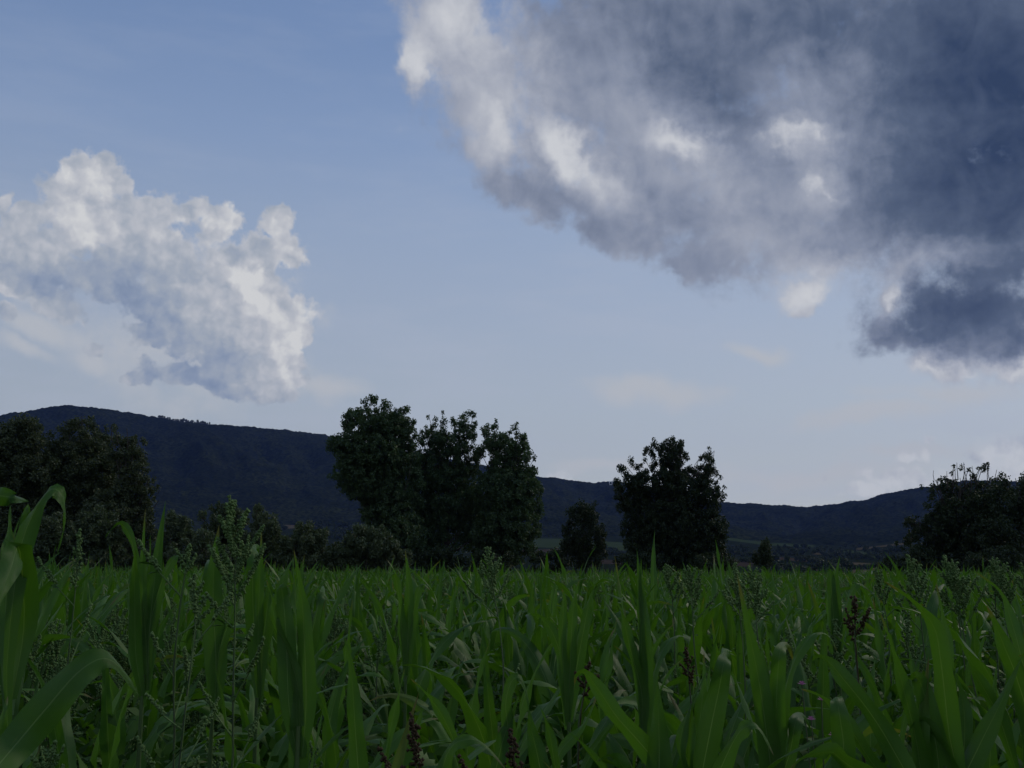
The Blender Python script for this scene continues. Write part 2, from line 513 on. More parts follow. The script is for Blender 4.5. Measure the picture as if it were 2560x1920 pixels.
M_soil = matte('soil', (0.022, 0.024, 0.012), (0.040, 0.034, 0.020), 3.0)
M_grass = matte('rough_pasture', (0.025, 0.04, 0.012), (0.05, 0.06, 0.02), 0.05)
M_scrub = matte('scrub_land', (0.010, 0.017, 0.008), (0.020, 0.025, 0.012), 0.03)
M_meadow = matte('meadow', (0.032, 0.050, 0.020), (0.046, 0.063, 0.026), 0.02)
M_stubble = matte('stubble', (0.070, 0.058, 0.036), (0.092, 0.074, 0.044), 0.02)
M_ploughed = matte('ploughed_earth', (0.042, 0.033, 0.024), (0.056, 0.042, 0.029), 0.02)

# ground: one flat sheet under the crop and all round the viewer
polar_sheet('ground', np.linspace(-math.pi, math.pi, 361), np.concatenate([[0.01], np.geomspace(1, 110, 40)]), lambda a, r: np.zeros_like(a), [M_soil])
polar_sheet('plain', np.linspace(1.3, 2 * math.pi - 1.3, 120), np.geomspace(110, 7000, 40), lambda a, r: 0 * a, [M_grass])

# patches of farmland on the valley floor: photo columns, top edge left/right, bottom edge left/right, material
PATCH = [
    (690, 945, 1314, 1295, 1323, 1307, 2), (1290, 1600, 1343, 1357, 1367, 1377, 1), (1290, 1425, 1374, 1372, 1388, 1385, 3), (1500, 1575, 1398, 1401, 1410, 1412, 3),
    (1790, 1925, 1340, 1357, 1347, 1364, 1), (1900, 2035, 1357, 1362, 1363, 1368, 1), (1800, 1880, 1397, 1402, 1414, 1418, 3), (1925, 2040, 1391, 1396, 1398, 1404, 3),
    (2105, 2178, 1373, 1380, 1380, 1389, 1), (2140, 2260, 1371, 1358, 1375, 1362, 2), (2030, 2070, 1382, 1384, 1386, 1388, 2), (2105, 2220, 1404, 1412, 1412, 1420, 2),
    (2125, 2225, 1424, 1428, 1434, 1440, 2), (1930, 1990, 1408, 1412, 1417, 1421, 3), (2036, 2078, 1417, 1420, 1426, 1429, 2), (2180, 2225, 1391, 1391, 1396, 1396, 1)]


def land_use(C):
    px, py = px_of(C[:, 0], C[:, 1], C[:, 2])
    px = px + 10 * (vnoise(C[:, 0] / 40, C[:, 1] / 40, 9) - 0.5)
    py = py + 3 * (vnoise(C[:, 0] / 60 + 9, C[:, 1] / 60, 4) - 0.5)
    out = np.zeros(len(C), int)
    for x0, x1, a, b, c, d, mi in PATCH:
        f = (px - x0) / (x1 - x0)
        out[(f > 0) & (f < 1) & (py > a + (b - a) * f) & (py < c + (d - c) * f)] = mi
    return out


polar_sheet('valley', np.linspace(-1.3, 1.3, 1500), np.concatenate([np.geomspace(110, 600, 30), np.linspace(612, R_FOOT + 40, 200)]),
            valley_z, [M_scrub, M_meadow, M_stubble, M_ploughed], land_use)


def hill_z(A, r):
    t = np.clip((r - R_FOOT) / (R_RIDGE - R_FOOT), 0, None)
    zf = CAM_Z + t_foot(A) * R_FOOT
    zr = CAM_Z + t_sky(A) * R_RIDGE - 7.0
    up = np.where(t <= 1, zf + (zr - zf) * (t * (0.78 + 0.22 * t)), zr - (t - 1) * 420)
    x, y = r * np.sin(A), r * np.cos(A)
    inside = np.clip(t, 0, 1) * np.clip((1 - t) * 3, 0, 1)
    spur = (vnoise(A * 16 + 3 + 1.1 * t, t * 1.6, 5) - 0.5) * 190 + (vnoise(A * 45 + t * 3, t * 4, 6) - 0.5) * 90 + (vnoise(A * 120 + t * 6, t * 9, 16) - 0.5) * 36
    crease = -70 * np.exp(-((A - (azel(2030, 1300)[0] - 0.035 * (1 - t))) / 0.014) ** 2)
    forest = np.clip((r - R_FOOT) / 25, 0, 1)
    return up + (spur + crease) * inside + forest * (9.0 * crowns(x, y, 13.0, 1) + 8.0 * (vnoise(x / 38, y / 38, 2) - 0.5))


az_mid = np.linspace(R(-31), R(31), 1250)
az_all = np.concatenate([np.linspace(-1.3, R(-31), 120)[:-1], az_mid, np.linspace(R(31), 1.3, 120)[1:]])
m_hill, q, out = material('hill_forest')
g = q.node('ShaderNodeNewGeometry')
f1 = q.maprange(q.noise(g.outputs['Position'], 0.09, 3, 0.6), 0.35, 0.65)
f2 = q.maprange(q.noise(g.outputs['Position'], 0.006, 4, 0.6), 0.35, 0.65)
c = q.mix(f1, (0.006, 0.009, 0.005), (0.030, 0.038, 0.016))
c = q.mix(f2, c, q.mix(f1, (0.005, 0.008, 0.005), (0.016, 0.022, 0.010)))
b = q.node('ShaderNodeBsdfPrincipled', Base_Color=c, Roughness=0.95)
b.inputs['Specular IOR Level'].default_value = 0.0
q.l.new(b.outputs[0], out.inputs[0])
polar_sheet('hills', az_all, np.concatenate([np.linspace(R_FOOT, R_RIDGE, 230), np.linspace(R_RIDGE + 25, 6900, 14)]), hill_z, [m_hill], smooth=False)

# ------------------------------------------------------------------ haze
m_haze, q, out = material('haze')
pv = q.node('ShaderNodeVolumePrincipled')
pv.inputs['Color'].default_value = (0.22, 0.36, 1.0, 1)
pv.inputs['Density'].default_value = HAZE_DENSITY
pv.inputs['Anisotropy'].default_value = 0.1
q.l.new(pv.outputs[0], out.inputs['Volume'])
hb = Bag()
box(hb, (-7200, -7200, -12), (7200, 7200, 900))
tag(obj('haze', hb.mesh('haze', [m_haze], False)), kind='stuff')

# ------------------------------------------------------------------ trees and bushes
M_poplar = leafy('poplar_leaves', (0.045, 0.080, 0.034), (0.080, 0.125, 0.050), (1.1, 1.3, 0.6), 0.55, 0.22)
M_dull = leafy('dull_leaves', (0.050, 0.070, 0.030), (0.085, 0.105, 0.045), (1.1, 1.2, 0.6), 0.6, 0.2)
M_willow = leafy('willow_leaves', (0.058, 0.082, 0.036), (0.098, 0.128, 0.060), (1.0, 1.2, 0.6), 0.6, 0.2)
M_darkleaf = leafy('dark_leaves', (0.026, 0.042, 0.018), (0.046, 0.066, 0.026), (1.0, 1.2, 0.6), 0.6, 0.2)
M_bark = matte('bark', (0.045, 0.038, 0.032), (0.09, 0.08, 0.07), 2.5)
UPV = np.array([0, 0, 1.0])


def leaf_cards(C, size, n_rng, up=0.3, stretch=1.5):
    """One small four-sided leaf at each centre, bent along its middle, random facing."""
    n = len(C)
    N = unit(n_rng.normal(size=(n, 3)) + np.array([0, 0, up]))
    T = unit(np.cross(N, n_rng.normal(size=(n, 3))))
    B = np.cross(N, T)
    s = (size * n_rng.uniform(0.6, 1.25, n))[:, None]
    V = np.stack([C - T * s * 0.5 * stretch, C + B * s * 0.42 + N * s * 0.12, C + T * s * 0.5 * stretch, C - B * s * 0.42 + N * s * 0.12], 1)
    return V.reshape(-1, 3), np.arange(4 * n).reshape(n, 4)


def puffs_in(lobes, Y, spread, rp, n_rng, fill=1.0, crown_depth=None):
    """Centres (n,3) and radii of leaf clusters filling the lobes (photo ellipses set at distance Y)."""
    C, Q = [], []
    for (cx, cy, rx, ry) in lobes:
        c = np.array(at(cx, cy, Y))
        k = Y / FPX * 1.04
        a, b = rx * k, ry * k
        d = min(max(a, 0.45), spread)
        r = rp * n_rng.uniform(0.75, 1.2)
        if min(a, b) < r * 1.15:
            r = max(0.25, min(a, b) * 0.9)
        sh = 0.62 if rx < 26 else 0.40
        a, b, d = max(a - r * sh, 0.05), max(b - r * sh, 0.05), max(d - r * 0.3, 0.05)
        n = max(1, int(1.35 * fill * (0.9 * a * b / r ** 2 + 1.2 * a * b * d / r ** 3 * 0.35 + 0.8)))
        v = unit(n_rng.normal(size=(n, 3))) * (n_rng.uniform(0, 1, n) ** 0.42)[:, None]
        dy = n_rng.uniform(-1, 1) * max(0.0, spread - d) * 0.7
        C.append(c + v * np.array([a, d, b]) + np.array([0, dy, 0]))
        Q.append(r * n_rng.uniform(0.7, 1.15, n))
    return np.concatenate(C), np.concatenate(Q)


def limb(bag, p, q, r0, r1, n_rng, wob=0.06, k=6):
    p, q = np.asarray(p, float), np.asarray(q, float)
    L = np.linalg.norm(q - p)
    t = np.linspace(0, 1, 7)[:, None]
    P = p + (q - p) * t
    P[:, 2] += -0.06 * L * np.sin(np.pi * t[:, 0])                      # limbs leave low and turn upward
    P[1:-1] += n_rng.normal(size=(5, 3)) * L * wob * 0.35
    tube(bag, P, np.linspace(r0, r1, 7), k)


def build_tree(name, label, cat, group, Y, base_px, lobes, mat, rp=0.42, leaf=0.17, per=85, spread=3.0, fill=1.0, trunk=0.22, seed=1,
               shoots=(), up=0.3, stretch=1.4, stems=1, twig_share=0.35, part='crown'):
    if name == 'poplar_tree':                                            # leaf sprays reach a little past each lobe
        lobes = [(a, c + 8, e, f) for a, c, e, f in lobes]
    g = np.random.default_rng(seed)
    b = at(base_px, HORIZON, Y)
    gz = float(valley_z(math.atan2(b.x, Y), math.hypot(b.x, Y))) if Y > 110 else 0.0
    root = thing(name, label, cat, (b.x, Y, gz), 0, group)
    o = np.array([b.x, Y, gz])
    C, Q = puffs_in(lobes, Y, spread, rp, g, fill)
    n = np.maximum(10, (per * (Q / rp) ** 2)).astype(int)
    idx = np.repeat(np.arange(len(C)), n)
    v = g.normal(size=(len(idx), 3))
    v = unit(v) * (g.uniform(0, 1.06, len(idx)) ** 0.6)[:, None]
    L = C[idx] + v * Q[idx][:, None] * np.array([1, 1, 1.15])
    V, F = leaf_cards(L - o, leaf, g, up, stretch)
    obj(part, add_mesh(part, V, F, None, [mat], smooth=False), root)
    # trunk(s) and limbs reaching the lobes
    wood = Bag()
    top = C[:, 2].max() - gz
    for s in range(stems):
        off = np.array([g.uniform(-1, 1), g.uniform(-1, 1), 0]) * (0.0 if stems == 1 else 0.5)
        cxm = np.array([C[:, 0].mean(), C[:, 1].mean(), 0]) - np.array([o[0], o[1], 0])
        tip = cxm * 0.8 + off * 2.5 + np.array([0, 0, top * 0.78])
        zz = np.linspace(0, 1, 9)
        P = off[None, :] + (tip - off)[None, :] * zz[:, None]
        P[:, :2] += np.cumsum(g.normal(size=(9, 2)) * 0.05, 0) * zz[:, None]
        tube(wood, P, trunk * (1.25 - 1.1 * zz) / max(1, stems ** 0.5), 8)
        pick = g.permutation(len(lobes))[: int(len(lobes) / stems) + 1]
        for li in pick:
            cx, cy, rx, ry = lobes[li]
            e = np.array(at(cx, cy, Y)) - o
            e[1] += g.uniform(-0.3, 0.3) * spread
            zst = np.clip(e[2] * g.uniform(0.45, 0.68), 0.4, tip[2] * 0.92)
            st = off + (tip - off) * (zst / tip[2])
            if np.linalg.norm(e - st) > 0.5:
                limb(wood, st, e, trunk * (0.42 if rx > 30 else 0.22), 0.025, g)
    for (x0, y0, x1, y1) in shoots:                                     # bare twigs above the leaves
        p, e = np.array(at(x0, y0, Y)) - o, np.array(at(x1, y1, Y)) - o
        limb(wood, p, e, 0.05, 0.018, g, 0.03, 4)
    obj('trunk', wood.mesh('trunk', [M_bark]), root)
    return root


P_LEFT = [(878, 1033, 30, 28), (862, 1040, 16, 20), (897, 1022, 20, 24), (929, 1007, 20, 22), (934, 995, 12, 10), (945, 1007, 9, 20), (970, 1018, 22, 22), (984, 1035, 20, 22), (1011, 1018, 18, 20), (1017, 1008, 10, 10),
          (859, 1058, 22, 34), (938, 1060, 72, 50), (995, 1058, 42, 42), (1030, 1052, 13, 18), (1024, 1085, 28, 36), (856, 1105, 36, 32), (834, 1092, 9, 10), (840, 1118, 20, 12), (938, 1125, 92, 52), (875, 1140, 48, 46), (845, 1188, 22, 13),
          (838, 1160, 12, 10), (922, 1195, 78, 56), (1000, 1180, 60, 80), (970, 1255, 68, 78), (925, 1262, 30, 40), (1000, 1330, 70, 62), (960, 1370, 40, 50), (1030, 1150, 26, 50), (1040, 1220, 30, 50)]
P_MID = [(1050, 1068, 8, 22), (1063, 1065, 7, 20), (1073, 1036, 6, 8), (1090, 1042, 13, 24), (1106, 1022, 5, 7), (1106, 1058, 15, 28), (1135, 1036, 15, 20), (1148, 1040, 10, 18), (1160, 1033, 8, 18), (1182, 1033, 15, 20), (1188, 1052, 8, 16),
         (1150, 1066, 26, 36), (1176, 1076, 22, 44), (1084, 1090, 34, 40), (1056, 1100, 14, 18), (1128, 1104, 52, 38), (1185, 1093, 12, 24), (1112, 1166, 70, 62), (1122, 1240, 74, 80), (1097, 1315, 50, 60), (1150, 1320, 34, 60), (1080, 1380, 40, 40), (1062, 1185, 34, 60), (1168, 1175, 34, 56), (1188, 1260, 36, 66), (1070, 1270, 34, 50), (1192, 1130, 22, 34), (1048, 1140, 22, 40), (1030, 1270, 30, 60), (1195, 1330, 34, 60)]
P_RIGHT = [(1215, 1064, 14, 18), (1208, 1072, 8, 14), (1236, 1066, 13, 20), (1240, 1055, 7, 8), (1223, 1096, 24, 34), (1258, 1087, 9, 18), (1274, 1080, 8, 18), (1290, 1068, 12, 22), (1289, 1058, 7, 8), (1302, 1085, 18, 24), (1312, 1082, 6, 8),
           (1248, 1109, 40, 34), (1286, 1118, 44, 38), (1328, 1126, 14, 14), (1338, 1134, 9, 9), (1318, 1142, 16, 14), (1334, 1162, 13, 9), (1334, 1178, 12, 8), (1274, 1163, 60, 44), (1318, 1168, 20, 22), (1198, 1118, 24, 30), (1270, 1229, 85, 74),
           (1318, 1200, 34, 46), (1343, 1262, 18, 36), (1338, 1290, 14, 18), (1270, 1308, 85, 74), (1286, 1360, 58, 46), (1210, 1350, 40, 50)]
P_ALONE = [(1549, 1157, 9, 12), (1553, 1177, 11, 18), (1571, 1148, 9, 14), (1568, 1160, 6, 8), (1584, 1167, 16, 20), (1612, 1112, 7, 16), (1609, 1140, 10, 30), (1634, 1104, 12, 15), (1630, 1098, 8, 8), (1637, 1132, 17, 38), (1665, 1100, 14, 14),
           (1685, 1091, 8, 12), (1702, 1106, 12, 20), (1715, 1124, 8, 14), (1685, 1132, 40, 48), (1675, 1176, 48, 44), (1784, 1120, 11, 12), (1772, 1128, 14, 9), (1755, 1132, 9, 16), (1760, 1122, 7, 8), (1767, 1160, 16, 38), (1793, 1179, 6, 14), (1790, 1190, 8, 8),
           (1761, 1192, 34, 48), (1732, 1160, 5, 10), (1723, 1180, 22, 30), (1799, 1214, 8, 10), (1796, 1232, 12, 12), (1803, 1222, 5, 6), (1593, 1200, 38, 44), (1548, 1200, 14, 28), (1546, 1222, 16, 26), (1575, 1246, 40, 48), (1672, 1230, 80, 60),
           (1767, 1246, 44, 48), (1672, 1309, 100, 70), (1593, 1309, 42, 58), (1767, 1319, 54, 58), (1797, 1322, 18, 22), (1690, 1380, 125, 50), (1808, 1372, 22, 26), (1580, 1370, 30, 40)]
ROUND = [(1473, 1271, 19, 17), (1466, 1264, 8, 8), (1451, 1287, 38, 32), (1478, 1293, 28, 38), (1460, 1341, 56, 60), (1420, 1352, 20, 40), (1500, 1350, 20, 36), (1457, 1388, 60, 42)]
CONE = [(1916, 1345, 6, 14), (1912, 1372, 20, 24), (1906, 1398, 28, 28), (1922, 1392, 14, 16), (1890, 1385, 10, 12)]
DEADTOP = [(2333, 1193, 10, 13), (2340, 1205, 9, 9), (2324, 1207, 10, 8), (2377, 1163, 7, 10), (2389, 1164, 8, 16), (2389, 1189, 16, 20), (2402, 1172, 5, 10), (2409, 1170, 4, 6), (2452, 1162, 8, 14), (2458, 1156, 5, 6), (2450, 1186, 15, 20), (2434, 1167, 4, 7),
           (2446, 1170, 6, 8), (2490, 1180, 5, 7), (2488, 1190, 4, 5), (2467, 1198, 12, 14), (2327, 1230, 18, 22), (2395, 1216, 36, 26), (2458, 1216, 42, 26), (2303, 1258, 11, 16), (2325, 1262, 9, 14), (2282, 1300, 20, 22), (2278, 1286, 7, 8), (2295, 1286, 8, 7), (2422, 1279, 90, 58),
           (2288, 1338, 28, 34), (2330, 1290, 20, 14), (2362, 1323, 58, 58), (2437, 1353, 88, 58), (2256, 1350, 9, 10), (2262, 1362, 9, 8), (2333, 1398, 68, 46)]
TWIGS = [(2368, 1222, 2367, 1178), (2411, 1220, 2409, 1156), (2420, 1220, 2411, 1165), (2428, 1215, 2425, 1178), (2468, 1215, 2468, 1155), (2474, 1215, 2470, 1168), (2480, 1215, 2492, 1174), (2335, 1235, 2334, 1176), (2440, 1210, 2430, 1165), (2395, 1200, 2392, 1156)]
EDGE = [(2541, 1195, 18, 11), (2530, 1204, 12, 8), (2527, 1225, 48, 36), (2556, 1200, 16, 12), (2506, 1204, 5, 6), (2562, 1250, 90, 66), (2520, 1330, 100, 80), (2620, 1280, 60, 110), (2580, 1215, 22, 14)]
L_FAR = [(75, 1052, 24, 16), (58, 1068, 40, 26), (92, 1070, 28, 22), (75, 1100, 62, 42), (30, 1110, 40, 50), (20, 1150, 70, 80), (90, 1200, 84, 90), (10, 1250, 80, 90), (-60, 1180, 60, 120), (60, 1330, 90, 80)]
L_MID = [(210, 1043, 15, 13), (200, 1056, 24, 18), (176, 1056, 15, 12), (172, 1070, 30, 22), (228, 1066, 22, 22), (248, 1070, 10, 14), (190, 1110, 64, 46), (240, 1110, 40, 50), (210, 1190, 88, 84), (150, 1280, 80, 90), (230, 1290, 80, 80), (132, 1150, 46, 60), (266, 1165, 40, 70), (120, 1230, 60, 80)]
L_RIGHT = [(324, 1074, 6, 18), (300, 1076, 12, 12), (281, 1068, 10, 14), (318, 1100, 16, 24), (350, 1094, 8, 20), (352, 1124, 12, 26), (296, 1130, 44, 50), (340, 1140, 24, 34), (366, 1166, 12, 16), (332, 1210, 46, 76), (378, 1200, 9, 8), (290, 1280, 90, 62), (366, 1238, 22, 34), (393, 1222, 7, 8), (388, 1250, 7, 8), (330, 1340, 60, 60)]

POP = 'tall poplars at the far edge of the field'
build_tree('poplar_tree', 'broad tall poplar with rounded leaf clusters, leftmost of the close trio at the field edge', 'tree', POP, 100, 985, P_LEFT, M_poplar, seed=11, spread=4.0, trunk=0.34)
build_tree('poplar_tree', 'thin topped poplar with sky between its upright shoots, middle of the close trio', 'tree', POP, 104, 1115, P_MID, M_poplar, seed=12, spread=2.6, fill=0.8, trunk=0.28)
build_tree('poplar_tree', 'poplar with a ragged right side over the hill crest, rightmost of the close trio', 'tree', POP, 101, 1262, P_RIGHT, M_poplar, seed=13, spread=3.4, trunk=0.3)
build_tree('poplar_tree', 'lone dark poplar with several upright finger tops beside the small round tree', 'tree', POP, 108, 1690, P_ALONE, M_darkleaf, seed=14, spread=3.8, trunk=0.34, stems=2)
build_tree('poplar_tree', 'poplar with bare twigs and tufted tops rising over the bushes at far right', 'tree', POP, 92, 2400, DEADTOP, M_darkleaf, seed=15, spread=3.2, trunk=0.24, stems=3, shoots=TWIGS, fill=0.9)
build_tree('round_tree', 'small round blackish tree standing left of the lone poplar', 'tree', None, 112, 1460, ROUND, M_darkleaf, seed=16, spread=2.4, rp=0.5, leaf=0.17, trunk=0.16)
build_tree('small_conical_tree', 'small pointed tree alone in front of the distant fields', 'tree', None, 105, 1908, CONE, M_darkleaf, seed=17, spread=1.1, rp=0.36, leaf=0.16, trunk=0.09)
build_tree('dark_tree', 'dense dark tree cut off by the right edge of the photo', 'tree', None, 88, 2555, EDGE, M_darkleaf, seed=18, spread=4.0, rp=0.6, trunk=0.3)
DULL = 'dull leafy trees on the left in front of the hill'
build_tree('leafy_tree', 'broad dull green tree cut off by the left edge, round top', 'tree', DULL, 84, 55, L_FAR, M_dull, seed=21, spread=3.4, rp=0.46, leaf=0.16, per=100, trunk=0.28)
build_tree('leafy_tree', 'dull green tree with a knobbed top below the hill summit, between two others', 'tree', DULL, 86, 205, L_MID, M_dull, seed=22, spread=3.2, rp=0.46, leaf=0.16, per=100, trunk=0.28)
build_tree('leafy_tree', 'dull green tree with thin stepped shoots down its right side, against the bare hill flank', 'tree', DULL, 82, 315, L_RIGHT, M_dull, seed=23, spread=3.0, rp=0.4, leaf=0.15, per=100, trunk=0.24)

WIL = 'grey green bushes along the field edge'
BUSH = [
    ('large rounded grey green bush in front of the left trees', 74, 250, [(250, 1300, 40, 32), (215, 1312, 40, 32), (285, 1330, 36, 40), (240, 1350, 66, 50), (240, 1400, 70, 36)]),
    ('small pale topped bush behind the arched corn leaf', 72, 145, [(140, 1294, 18, 12), (135, 1320, 34, 26), (150, 1350, 50, 40), (110, 1385, 60, 46)]),
    ('rounded olive bush just right of the paired corn spears', 74, 440, [(436, 1292, 22, 16), (440, 1320, 38, 34), (462, 1330, 26, 30), (440, 1370, 60, 50)]),
    ('low fluffy bush at the left foot of the tall seedy weed', 68, 515, [(512, 1335, 22, 14), (515, 1365, 34, 36), (500, 1395, 50, 30)]),
    ('tall bush directly behind the panicle of the tall seedy weed', 80, 565, [(545, 1276, 24, 20), (575, 1268, 22, 16), (600, 1284, 24, 20), (560, 1320, 58, 40), (570, 1370, 70, 50), (505, 1290, 16, 12)]),
    ('steep domed bush sloping down to the right towards the tan field', 77, 655, [(645, 1275, 18, 12), (655, 1300, 34, 30), (675, 1330, 30, 36), (650, 1360, 60, 56), (700, 1385, 30, 40)]),
    ('bush with a pale ragged top below the tan field', 75, 765, [(748, 1318, 16, 12), (775, 1318, 22, 14), (800, 1340, 26, 20), (762, 1350, 56, 34), (765, 1395, 70, 40)]),
    ('low dark gap bush between two paler bushes left of the poplars', 82, 845, [(845, 1372, 30, 24), (845, 1400, 44, 30)]),
    ('wide bush leaning under the left poplar of the trio', 76, 925, [(900, 1330, 30, 20), (880, 1350, 30, 26), (940, 1345, 40, 30), (920, 1375, 70, 42), (975, 1385, 36, 36), (1005, 1400, 30, 28)]),
]
for k, (lab, Y, bx, lobes) in enumerate(BUSH):
    lobes = lobes + [(bx - 34, 1424, 40, 24), (bx + 30, 1426, 44, 24), (bx - 58, 1398, 34, 30), (bx + 58, 1400, 36, 30)]
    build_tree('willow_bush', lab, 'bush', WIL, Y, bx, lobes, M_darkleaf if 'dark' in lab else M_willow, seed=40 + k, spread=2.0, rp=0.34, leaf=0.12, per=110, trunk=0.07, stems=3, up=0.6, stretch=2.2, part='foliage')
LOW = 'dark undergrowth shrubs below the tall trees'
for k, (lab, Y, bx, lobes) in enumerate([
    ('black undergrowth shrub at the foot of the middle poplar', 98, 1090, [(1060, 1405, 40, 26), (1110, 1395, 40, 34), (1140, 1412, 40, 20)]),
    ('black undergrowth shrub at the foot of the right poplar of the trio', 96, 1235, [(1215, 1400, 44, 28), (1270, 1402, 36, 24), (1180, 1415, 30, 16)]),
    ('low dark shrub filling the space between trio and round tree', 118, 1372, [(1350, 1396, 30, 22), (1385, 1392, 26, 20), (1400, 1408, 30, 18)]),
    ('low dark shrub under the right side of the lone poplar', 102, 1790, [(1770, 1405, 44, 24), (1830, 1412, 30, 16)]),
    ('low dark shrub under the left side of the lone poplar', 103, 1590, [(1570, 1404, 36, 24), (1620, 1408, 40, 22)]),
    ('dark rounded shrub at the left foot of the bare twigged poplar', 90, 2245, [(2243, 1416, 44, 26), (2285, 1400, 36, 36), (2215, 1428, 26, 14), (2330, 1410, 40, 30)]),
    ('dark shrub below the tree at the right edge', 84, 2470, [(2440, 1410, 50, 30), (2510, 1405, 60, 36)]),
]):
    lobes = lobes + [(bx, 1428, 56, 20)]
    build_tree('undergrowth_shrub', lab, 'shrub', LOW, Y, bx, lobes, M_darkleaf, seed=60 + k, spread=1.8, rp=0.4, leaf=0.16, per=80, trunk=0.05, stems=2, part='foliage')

# hedgerow trees and coppices scattered over the valley floor: three kinds, copied
def far_tree_meshes(seed, w, h, n):
    g = np.random.default_rng(seed)
    v = unit(g.normal(size=(n, 3))) * (g.uniform(0.35, 1, n) ** 0.5)[:, None]
    lump = 0.75 + 0.3 * vnoise(v[:, 0] * 3 + 9, v[:, 2] * 3 + v[:, 1] * 2 + 9, seed)
    C = v * lump[:, None] * np.array([w, w, h * 0.46]) + np.array([0, 0, h * 0.54])
    V, F = leaf_cards(C, 1.1, g, 0.4, 1.2)
    crown = add_mesh('crown', V, F, None, [M_darkleaf], smooth=False)
    b = Bag()
    tube(b, [(0, 0, -0.5), (0.1, 0, h * 0.3), (0, 0.1, h * 0.7)], [0.3, 0.22, 0.1], 6)
    return b.mesh('trunk', [M_bark]), crown


FAR = [far_tree_meshes(3, 3.2, 8, 420), far_tree_meshes(4, 4.2, 7, 460), far_tree_meshes(5, 2.6, 9.5, 380)]


def on_valley(px, py):
    """Point of the valley floor seen at a photo pixel."""
    a, t = ray(px, py)
    rr = np.linspace(420, 2600, 1100)
    z = valley_z(np.full_like(rr, math.atan(a)), rr)
    sight = CAM_Z + t * rr * math.cos(math.atan(a))
    hit = np.nonzero(z >= sight)[0]
    r = rr[hit[0]] if len(hit) else 2500.0
    return r * math.sin(math.atan(a)), r * math.cos(math.atan(a)), float(valley_z(np.array([math.atan(a)]), np.array([r]))[0])


BELTS = [  # x range, y range, count, tree height in photo pixels, where
    (1810, 2260, 1368, 1374, 34, 11, 'below the narrow green meadow strip'), (1820, 2250, 1379, 1385, 46, 12, 'in the long dark belt across the valley floor'), (1830, 2110, 1388, 1391, 24, 13, 'in the long dark belt across the valley floor'),
    (2040, 2260, 1393, 1401, 34, 13, 'between the brown and the tan field strips'), (1840, 2060, 1404, 1408, 24, 15, 'between the brown field strips'),
    (2060, 2240, 1421, 1424, 26, 13, 'just above the nearest tan field strip'), (1935, 2130, 1431, 1441, 24, 30, 'in the clump nearest to the crop on the right'), (2200, 2260, 1430, 1438, 6, 16, 'around the white cottage'),
    (700, 940, 1324, 1332, 26, 13, 'below the tan field left of the trio'), (800, 900, 1307, 1313, 9, 14, 'standing in the tan field left of the trio'), (690, 900, 1340, 1350, 22, 16, 'below the tan field left of the trio'),
    (1310, 1420, 1342, 1344, 12, 8, 'along the top of the meadow beside the round tree'), (1330, 1420, 1390, 1402, 14, 22, 'low beside the round tree'), (1500, 1600, 1380, 1390, 14, 14, 'in the gap left of the lone poplar'), (1510, 1540, 1374, 1378, 4, 14, 'in the gap left of the lone poplar'),
    (1800, 1880, 1374, 1392, 20, 13, 'right of the lone poplar')]
n_kind = [0, 0, 0]
hg = np.random.default_rng(77)
for x0, x1, y0, y1, n, hp, where in BELTS:
    for i in range(n):
        px, py = hg.uniform(x0, x1), hg.uniform(y0, y1)
        X, Y, Z = on_valley(px, py)
        kind = int(hg.integers(0, 3))
        s = hp * hg.uniform(0.6, 1.25) * Y / FPX / 8.0
        t = thing('hedgerow_tree', 'tiny dark distant tree ' + where, 'tree', (X, Y, Z - 0.3), hg.uniform(0, 6.28), 'distant hedgerow trees ' + where)
        t.scale = (s * hg.uniform(0.9, 1.5), s * hg.uniform(0.9, 1.5), s)
        obj('trunk', FAR[kind][0], t)
        obj('crown', FAR[kind][1], t)

# trees standing clear of the forest on the left hill's crest
for i, px in enumerate([398, 402, 406, 411, 416, 419, 424, 433, 438, 441, 443, 447, 452, 456, 459, 465, 468, 471, 476, 480, 482, 487, 490, 494, 497, 503, 507, 512, 515, 519, 524]):
    py = np.interp(px, [399, 525], [1045, 1060])
    p = at(px, py, 1.0)
    a = math.atan2(p.x, 1.0)
    r = R_RIDGE - 12 + (i % 3) * 8
    t = thing('crest_tree', 'tiny tree standing clear on the crest of the left hill', 'tree', (r * math.sin(a), r * math.cos(a), float(hill_z(np.array([a]), np.array([r]))[0]) - 1.5), i * 1.7, 'row of trees on the hill crest')
    s = hg.uniform(0.9, 2.3)
    t.scale = (s * hg.uniform(0.8, 1.3), s * hg.uniform(0.8, 1.3), s)
    obj('trunk', FAR[i % 3][0], t)
    obj('crown', FAR[i % 3][1], t)

# two small white buildings far off
M_white = matte('white_render', (0.72, 0.72, 0.70), (0.80, 0.80, 0.78), 0.5)
M_tile = matte('roof_tile', (0.22, 0.10, 0.07), (0.28, 0.13, 0.09), 1.5)
M_pane = matte('dark_pane', (0.03, 0.035, 0.04), (0.05, 0.055, 0.06), 1.0, 0.2)
X, Y, Z = on_valley(2186, 1436)
h = thing('cottage', 'tiny white cottage among the distant trees at the end of the tan field', 'house', (X, Y, Z), 0.3)
b = Bag(); box(b, (-2.6, -2.2, -1), (2.6, 2.2, 2.9)); obj('wall', b.mesh('wall', [M_white], False), h)
b = Bag(); b.add([(-2.9, -2.5, 2.8), (2.9, -2.5, 2.8), (2.9, 2.5, 2.8), (-2.9, 2.5, 2.8), (-2.9, 0, 4.9), (2.9, 0, 4.9), (-2.9, 0, 4.9), (2.9, 0, 4.9)], [(0, 1, 5, 4), (2, 3, 6, 7), (0, 4, 3, 3), (1, 2, 7, 7)]); obj('roof', b.mesh('roof', [M_tile], False), h)
